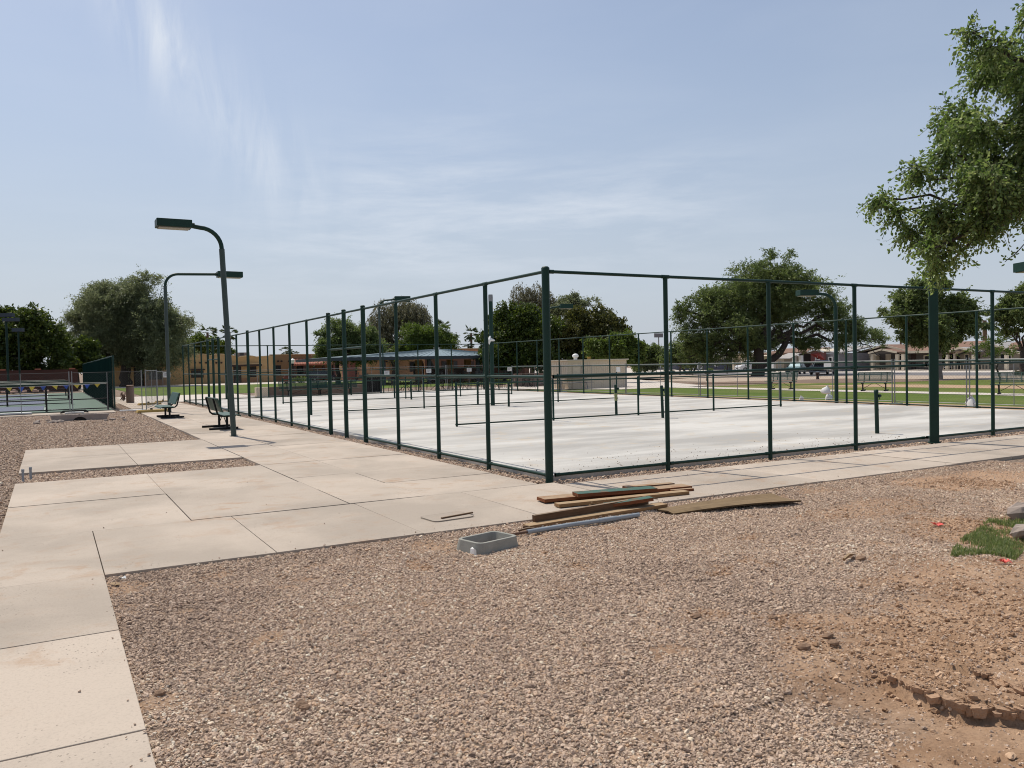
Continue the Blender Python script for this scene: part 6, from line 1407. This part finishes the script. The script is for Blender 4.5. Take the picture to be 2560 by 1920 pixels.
MB().box(lx(1586), lx(1668), 0, 8, -.1, lz(1630, 902)).build('wall', SIDGREY, t); b = MB(); zz = lz(1630, 902)+.002; b.prism([(-.6, zz), (8.5, zz), (4, zz+.8)], 'x', lx(1580), lx(1672)); b.build('roof', GREYROOF, t)
door(t, lx(1616), lx(1622), 0, 1.7, WHITE, -.06, WHITE); window(t, lx(1607), lx(1614), .6, 1.6, -.07, .1, WHITE); window(t, lx(1652), lx(1662), .3, 1.7, -.07, .12, WHITE)
t, lx, lz = hframe('back_house', 'pale roofed house glimpsed above the tan house porch', 2330, 120); MB().box(lx(2325), lx(2470), 0, 8, 0, lz(2400, 872)).build('wall', SIDTAN, t); b = MB(); zz = lz(2400, 872)+.002; b.prism([(-.6, zz), (9, zz), (4.2, lz(2400, 860))], 'x', lx(2318), lx(2476)); b.build('roof', GREYROOF, t)

# ================================================================== VEHICLES
def car(name, label, loc, rz, L, Wd, H, paint, kind='car', screen=None, sc=1.0):
    """front looks to +x"""
    t = thing(name, label, 'car', loc, rz); t.scale = (sc, sc, sc)
    if kind == 'truck': pr = [(-L/2, .45), (-L/2, .98), (-L*.1, 1.02), (-L*.1, 1.02), (L*.22, 1.05), (L*.46, .98), (L/2, .82), (L/2, .42)]; cab = [(-L*.11, 1.0), (-L*.085, H-.05), (-L*.05, H), (L*.09, H), (L*.13, H-.06), (L*.235, 1.03)]
    elif kind == 'camper': pr = [(-L/2, .45), (-L/2, 1.0), (L*.22, 1.02), (L*.44, .95), (L/2, .78), (L/2, .42)]; cab = [(-L*.49, .98), (-L*.47, H-.05), (-L*.44, H), (L*.10, H), (L*.14, H-.06), (L*.25, 1.0)]
    else: pr = [(-L/2, .42), (-L/2+.03, .9), (-L*.42, .95), (L*.2, .95), (L*.44, .84), (L/2, .70), (L/2, .38)]; cab = [(-L*.44, .93), (-L*.33, H-.05), (-L*.26, H), (L*.02, H), (L*.07, H-.04), (L*.22, .93)]
    b = MB(); b.prism(pr+[(L*.5-.05, .26), (-L*.5+.05, .26)], 'y', -Wd/2, Wd/2); bd = b.build('body', paint, t, bevel=.06)
    b = MB(); i = 0; m = Wd/2-.04; n = Wd/2-.20
    zt = max(z for _, z in cab); zb = min(z for _, z in cab)
    wv = lambda z: m+(n-m)*(z-zb)/(zt-zb)
    N = len(cab); b.v = [(x, -wv(z), z) for x, z in cab]+[(x, wv(z), z) for x, z in cab]; b.f = [tuple(range(N)), tuple(reversed(range(N, 2*N)))]+[(j, (j+1) % N, N+(j+1) % N, N+j) for j in range(N)]
    b.build('cabin', paint, t, bevel=.03)
    # glazing
    (xa, za), (xb, zb2) = cab[-1], cab[-2]
    def strip(p, q, f0, f1, off, ws): 
        d = Vector((q[0]-p[0], 0, q[1]-p[1])); nrm = Vector((d.z, 0, -d.x)).normalized()*off
        a = Vector((p[0], 0, p[1]))+d*f0+nrm; c = Vector((p[0], 0, p[1]))+d*f1+nrm
        wa, wc = wv(a.z)-.08, wv(c.z)-.08; g = MB(); g.quad(a+Vector((0, -wa, 0)), a+Vector((0, wa, 0)), c+Vector((0, wc, 0)), c+Vector((0, -wc, 0))); g.quad(*[Vector(v)-nrm*.9 for v in g.v[:4]][::-1]); return g
    strip((xa, za), (xb, zb2), .1, .95, .02 if xb < xa else -.02, 1).build('windscreen', screen or GLASS, t)
    strip(cab[0], cab[1], .25, .9, -.02, 1).build('rear_window', GLASS, t)
    for s in (-1, 1):
        g = MB(); x0, x1 = cab[1][0]+.10, cab[-2][0]-.02; z0, z1 = zb+.1, zt-.1
        for u, v in ((0, .47), (.53, 1)):
            xa_, xb_ = x0+(x1+.25-x0)*u, x0+(x1+.25-x0)*v; g.quad((xa_, s*(wv(z0)+.012), z0), (xb_, s*(wv(z0)+.012), z0), (xb_-(.3 if v == 1 else 0), s*(wv(z1)+.012), z1), (xa_, s*(wv(z1)+.012), z1))
        g.build('side_window', GLASS, t, recalc=False)
        for x in (-L*.31, L*.31):
            w = MB(); w.tube([(x, s*(Wd/2-.2), .33), (x, s*(Wd/2+.01), .33)], .33, 16); w = w.build('wheel', TYRE, t, smooth=True)
            r = MB(); r.tube([(x, s*(Wd/2+.0), .33), (x, s*(Wd/2+.025), .33)], .2, 12); r.build('rim', GALV, w)
        h = MB(); h.box(L/2-.12, L/2+.012, s*Wd*.36-.16, s*Wd*.36+.16, .64, .78); h.build('headlight', LENS, t, bevel=.02)
        h = MB(); h.box(-L/2-.012, -L/2+.1, s*Wd*.42-.09, s*Wd*.42+.09, .7, .88); h.build('tail_light', HYD, t)
        h = MB(); h.box(L*.16, L*.19, s*(Wd/2+.02)-.1, s*(Wd/2+.02)+.1, .98, 1.12); h.build('mirror', paint, t, bevel=.02)
    MB().box(L/2-.05, L/2+.02, -Wd*.22, Wd*.22, .46, .62).build('grille', BLACK, t); MB().box(L/2-.02, L/2+.05, -Wd*.47, Wd*.47, .30, .42).build('bumper', paint if kind == 'car' else GALV, t, bevel=.02)
    MB().box(L/2+.051, L/2+.06, -.2, .2, .33, .41).build('number_plate', WHITE, t)
    return t
P = at(1990, 935, -.03); car('parked_car', 'teal blue car with silver sunshade parked facing the park, left of the umbrella', P, R(208), 4.2, 1.75, 1.42, CARBLUE, 'car', SHADE_SCREEN, .80)
P = at(2056, 936, -.03); car('pickup_truck', 'dark navy pickup parked facing the park under the coral umbrella', P, R(208), 5.0, 1.95, 1.62, CARNAVY, 'truck', None, .86)
P = at(1878, 929, -.03); car('parked_car', 'silver white van half hidden behind the black trunk', P, R(160), 4.4, 1.8, 1.7, CARWHITE, 'camper', None, .9)
P = at(808, 951, -.03); car('pickup_truck', 'navy pickup with white cap parked left of the pavilion, side on', P, R(-4), 5.6, 1.9, 1.75, CARNAVY, 'camper', None, .62*1.0+.1)
P = at(2380, 927, -.03); car('parked_car', 'grey car parked in the dark carport', (XH+1.5, onX(2368, 905, XH).y, -.03), R(180), 4.3, 1.8, 1.45, SIDGREY, 'car', None, .9)
P = at(905, 951, -.03); t = thing('golf_cart', 'dark golf cart parked before the rose entry', 'golf cart', P, R(-20)); t.scale = (.8,)*3
MB().box(-1.1, 1.1, -.6, .6, .3, .55).build('chassis', BLACK, t, bevel=.05); MB().box(-1.1, .75, -.62, .62, 1.72, 1.80).build('canopy', BLACK, t, bevel=.03); MB().box(-.5, .1, -.55, .55, .552, .85).build('seat', TAUPE, t, bevel=.05); MB().box(-.62, -.5, -.55, .55, .85, 1.3).build('seat_back', TAUPE, t, bevel=.03)
for sx in (-1.0, .7):
    for sy in (-.55, .55): b = MB(); b.tube([(sx, sy, .5), (sx*.95, sy, 1.72)], .025, 6); b.build('canopy_post', BLACK, t); b = MB(); b.tube([(sx*.85, sy*.9, .23), (sx*.85, sy*1.12, .23)], .23, 12); b.build('wheel', TYRE, t)
b = MB(); b.prism([(.7, .55), (1.1, .55), (1.1, .75), (.85, 1.05)], 'y', -.55, .55); b.build('cowl', BLACK, t)
# coral umbrella
P = at(2047, 937, -.03); t = thing('patio_umbrella', 'tilted coral red umbrella beside the navy pickup', 'umbrella', P, 0); Dm = depth(P); k = Dm/FPX; cen = Vector(atD(2044, 892, Dm))-P; h = cen.z
ax = Vector((-.25*_r[0]*0+.42*_r[0], .42*_r[1], .9)).normalized(); q = ax.to_track_quat('Z', 'Y'); rad = 19*k; apx = cen+ax*.42
for i in range(8):
    p = [cen+q @ Vector((rad*math.cos(a), rad*math.sin(a), -.02)) for a in (2*math.pi*i/8, 2*math.pi*(i+1)/8)]; g = MB(); up_ = ax*.012; g.poly([apx+up_, p[0]+up_, p[1]+up_]); g.poly([apx, p[1], p[0]]); g.build('canopy_panel', CORAL, t, recalc=False)
b = MB(); b.tube([(cen.x-.45*_r[0], cen.y-.45*_r[1], 0), (cen.x-.4*_r[0], cen.y-.4*_r[1], h*.55), tuple(apx)], .025, 6); b.build('pole', WHITE, t)
P = at(2044, 948, -.03); t = thing('fountain_post', 'dark squat post with side arms on the lawn edge below the umbrella', 'post', P); k = depth(P)/FPX; b = MB(); b.lathe([(.14, 0), (.11, .1), (.10, 12*k), (.16, 13*k), (.16, 16*k), (.08, 17*k)], n=10); b.build('post', DWOOD, t); b = MB(); b.tube([(-.25, 0, 11*k), (.25, 0, 11*k), (.3, 0, 7*k)], .03, 6); b.build('arm', DWOOD, t)
for px, py, ty, l in ((1648, 940, 838, 'distant sports light mast left of the huge tree'), (2305, 925, 850, 'thin distant utility mast behind the taupe house')):
    P = atD(px, py, 220); zt = ztop(P, px, ty); P.z = 0; t = thing('light_mast', l, 'mast', P); b = MB(); b.tube([(0, 0, 0), (0, 0, zt)], [.25, .14], 8); b.build('pole', GALV, t); MB().box(-1.4, 1.4, -.2, .2, zt-.6, zt+.5).build('lamp_bank', SIDGREY, t)
for px, py, ty, l in ((1128, 945, 822, 'thin antenna mast above the bright green tree'), (1180, 945, 815, 'thin antenna mast behind the taller palm')):
    P = atD(px, py, 170); zt = ztop(P, px, ty); P.z = 0; t = thing('antenna_mast', l, 'antenna', P); b = MB(); b.tube([(0, 0, 0), (0, 0, zt)], [.1, .04], 6); b.build('mast', SIDGREY, t); MB().box(-.3, .3, -.02, .02, zt-.9, zt-.86).build('crossbar', SIDGREY, t)
for px, py, ty, l in ((1700, 938, 912, 'dark bin post on the kerb before the blue house, left'), (1735, 932, 905, 'white kerb post before the blue house, middle'), (1818, 934, 913, 'dark short kerb post before the cream house'), (1768, 952, 935, 'thin leaning stake on the gravel bed')):
    P = at(px, py, -.03); k = depth(P)/FPX; t = thing('kerb_post', l, 'post', P, 0, 'short posts along the street'); b = MB(); b.tube([(0, 0, 0), (.05, 0, (py-ty)*k)], .09, 8); b.build('post', DWOOD if 'white' not in l else WHITE, t); MB().box(-.14, .24, -.14, .14, (py-ty)*k+.002, (py-ty)*k+.22).build('cap', DWOOD, t)
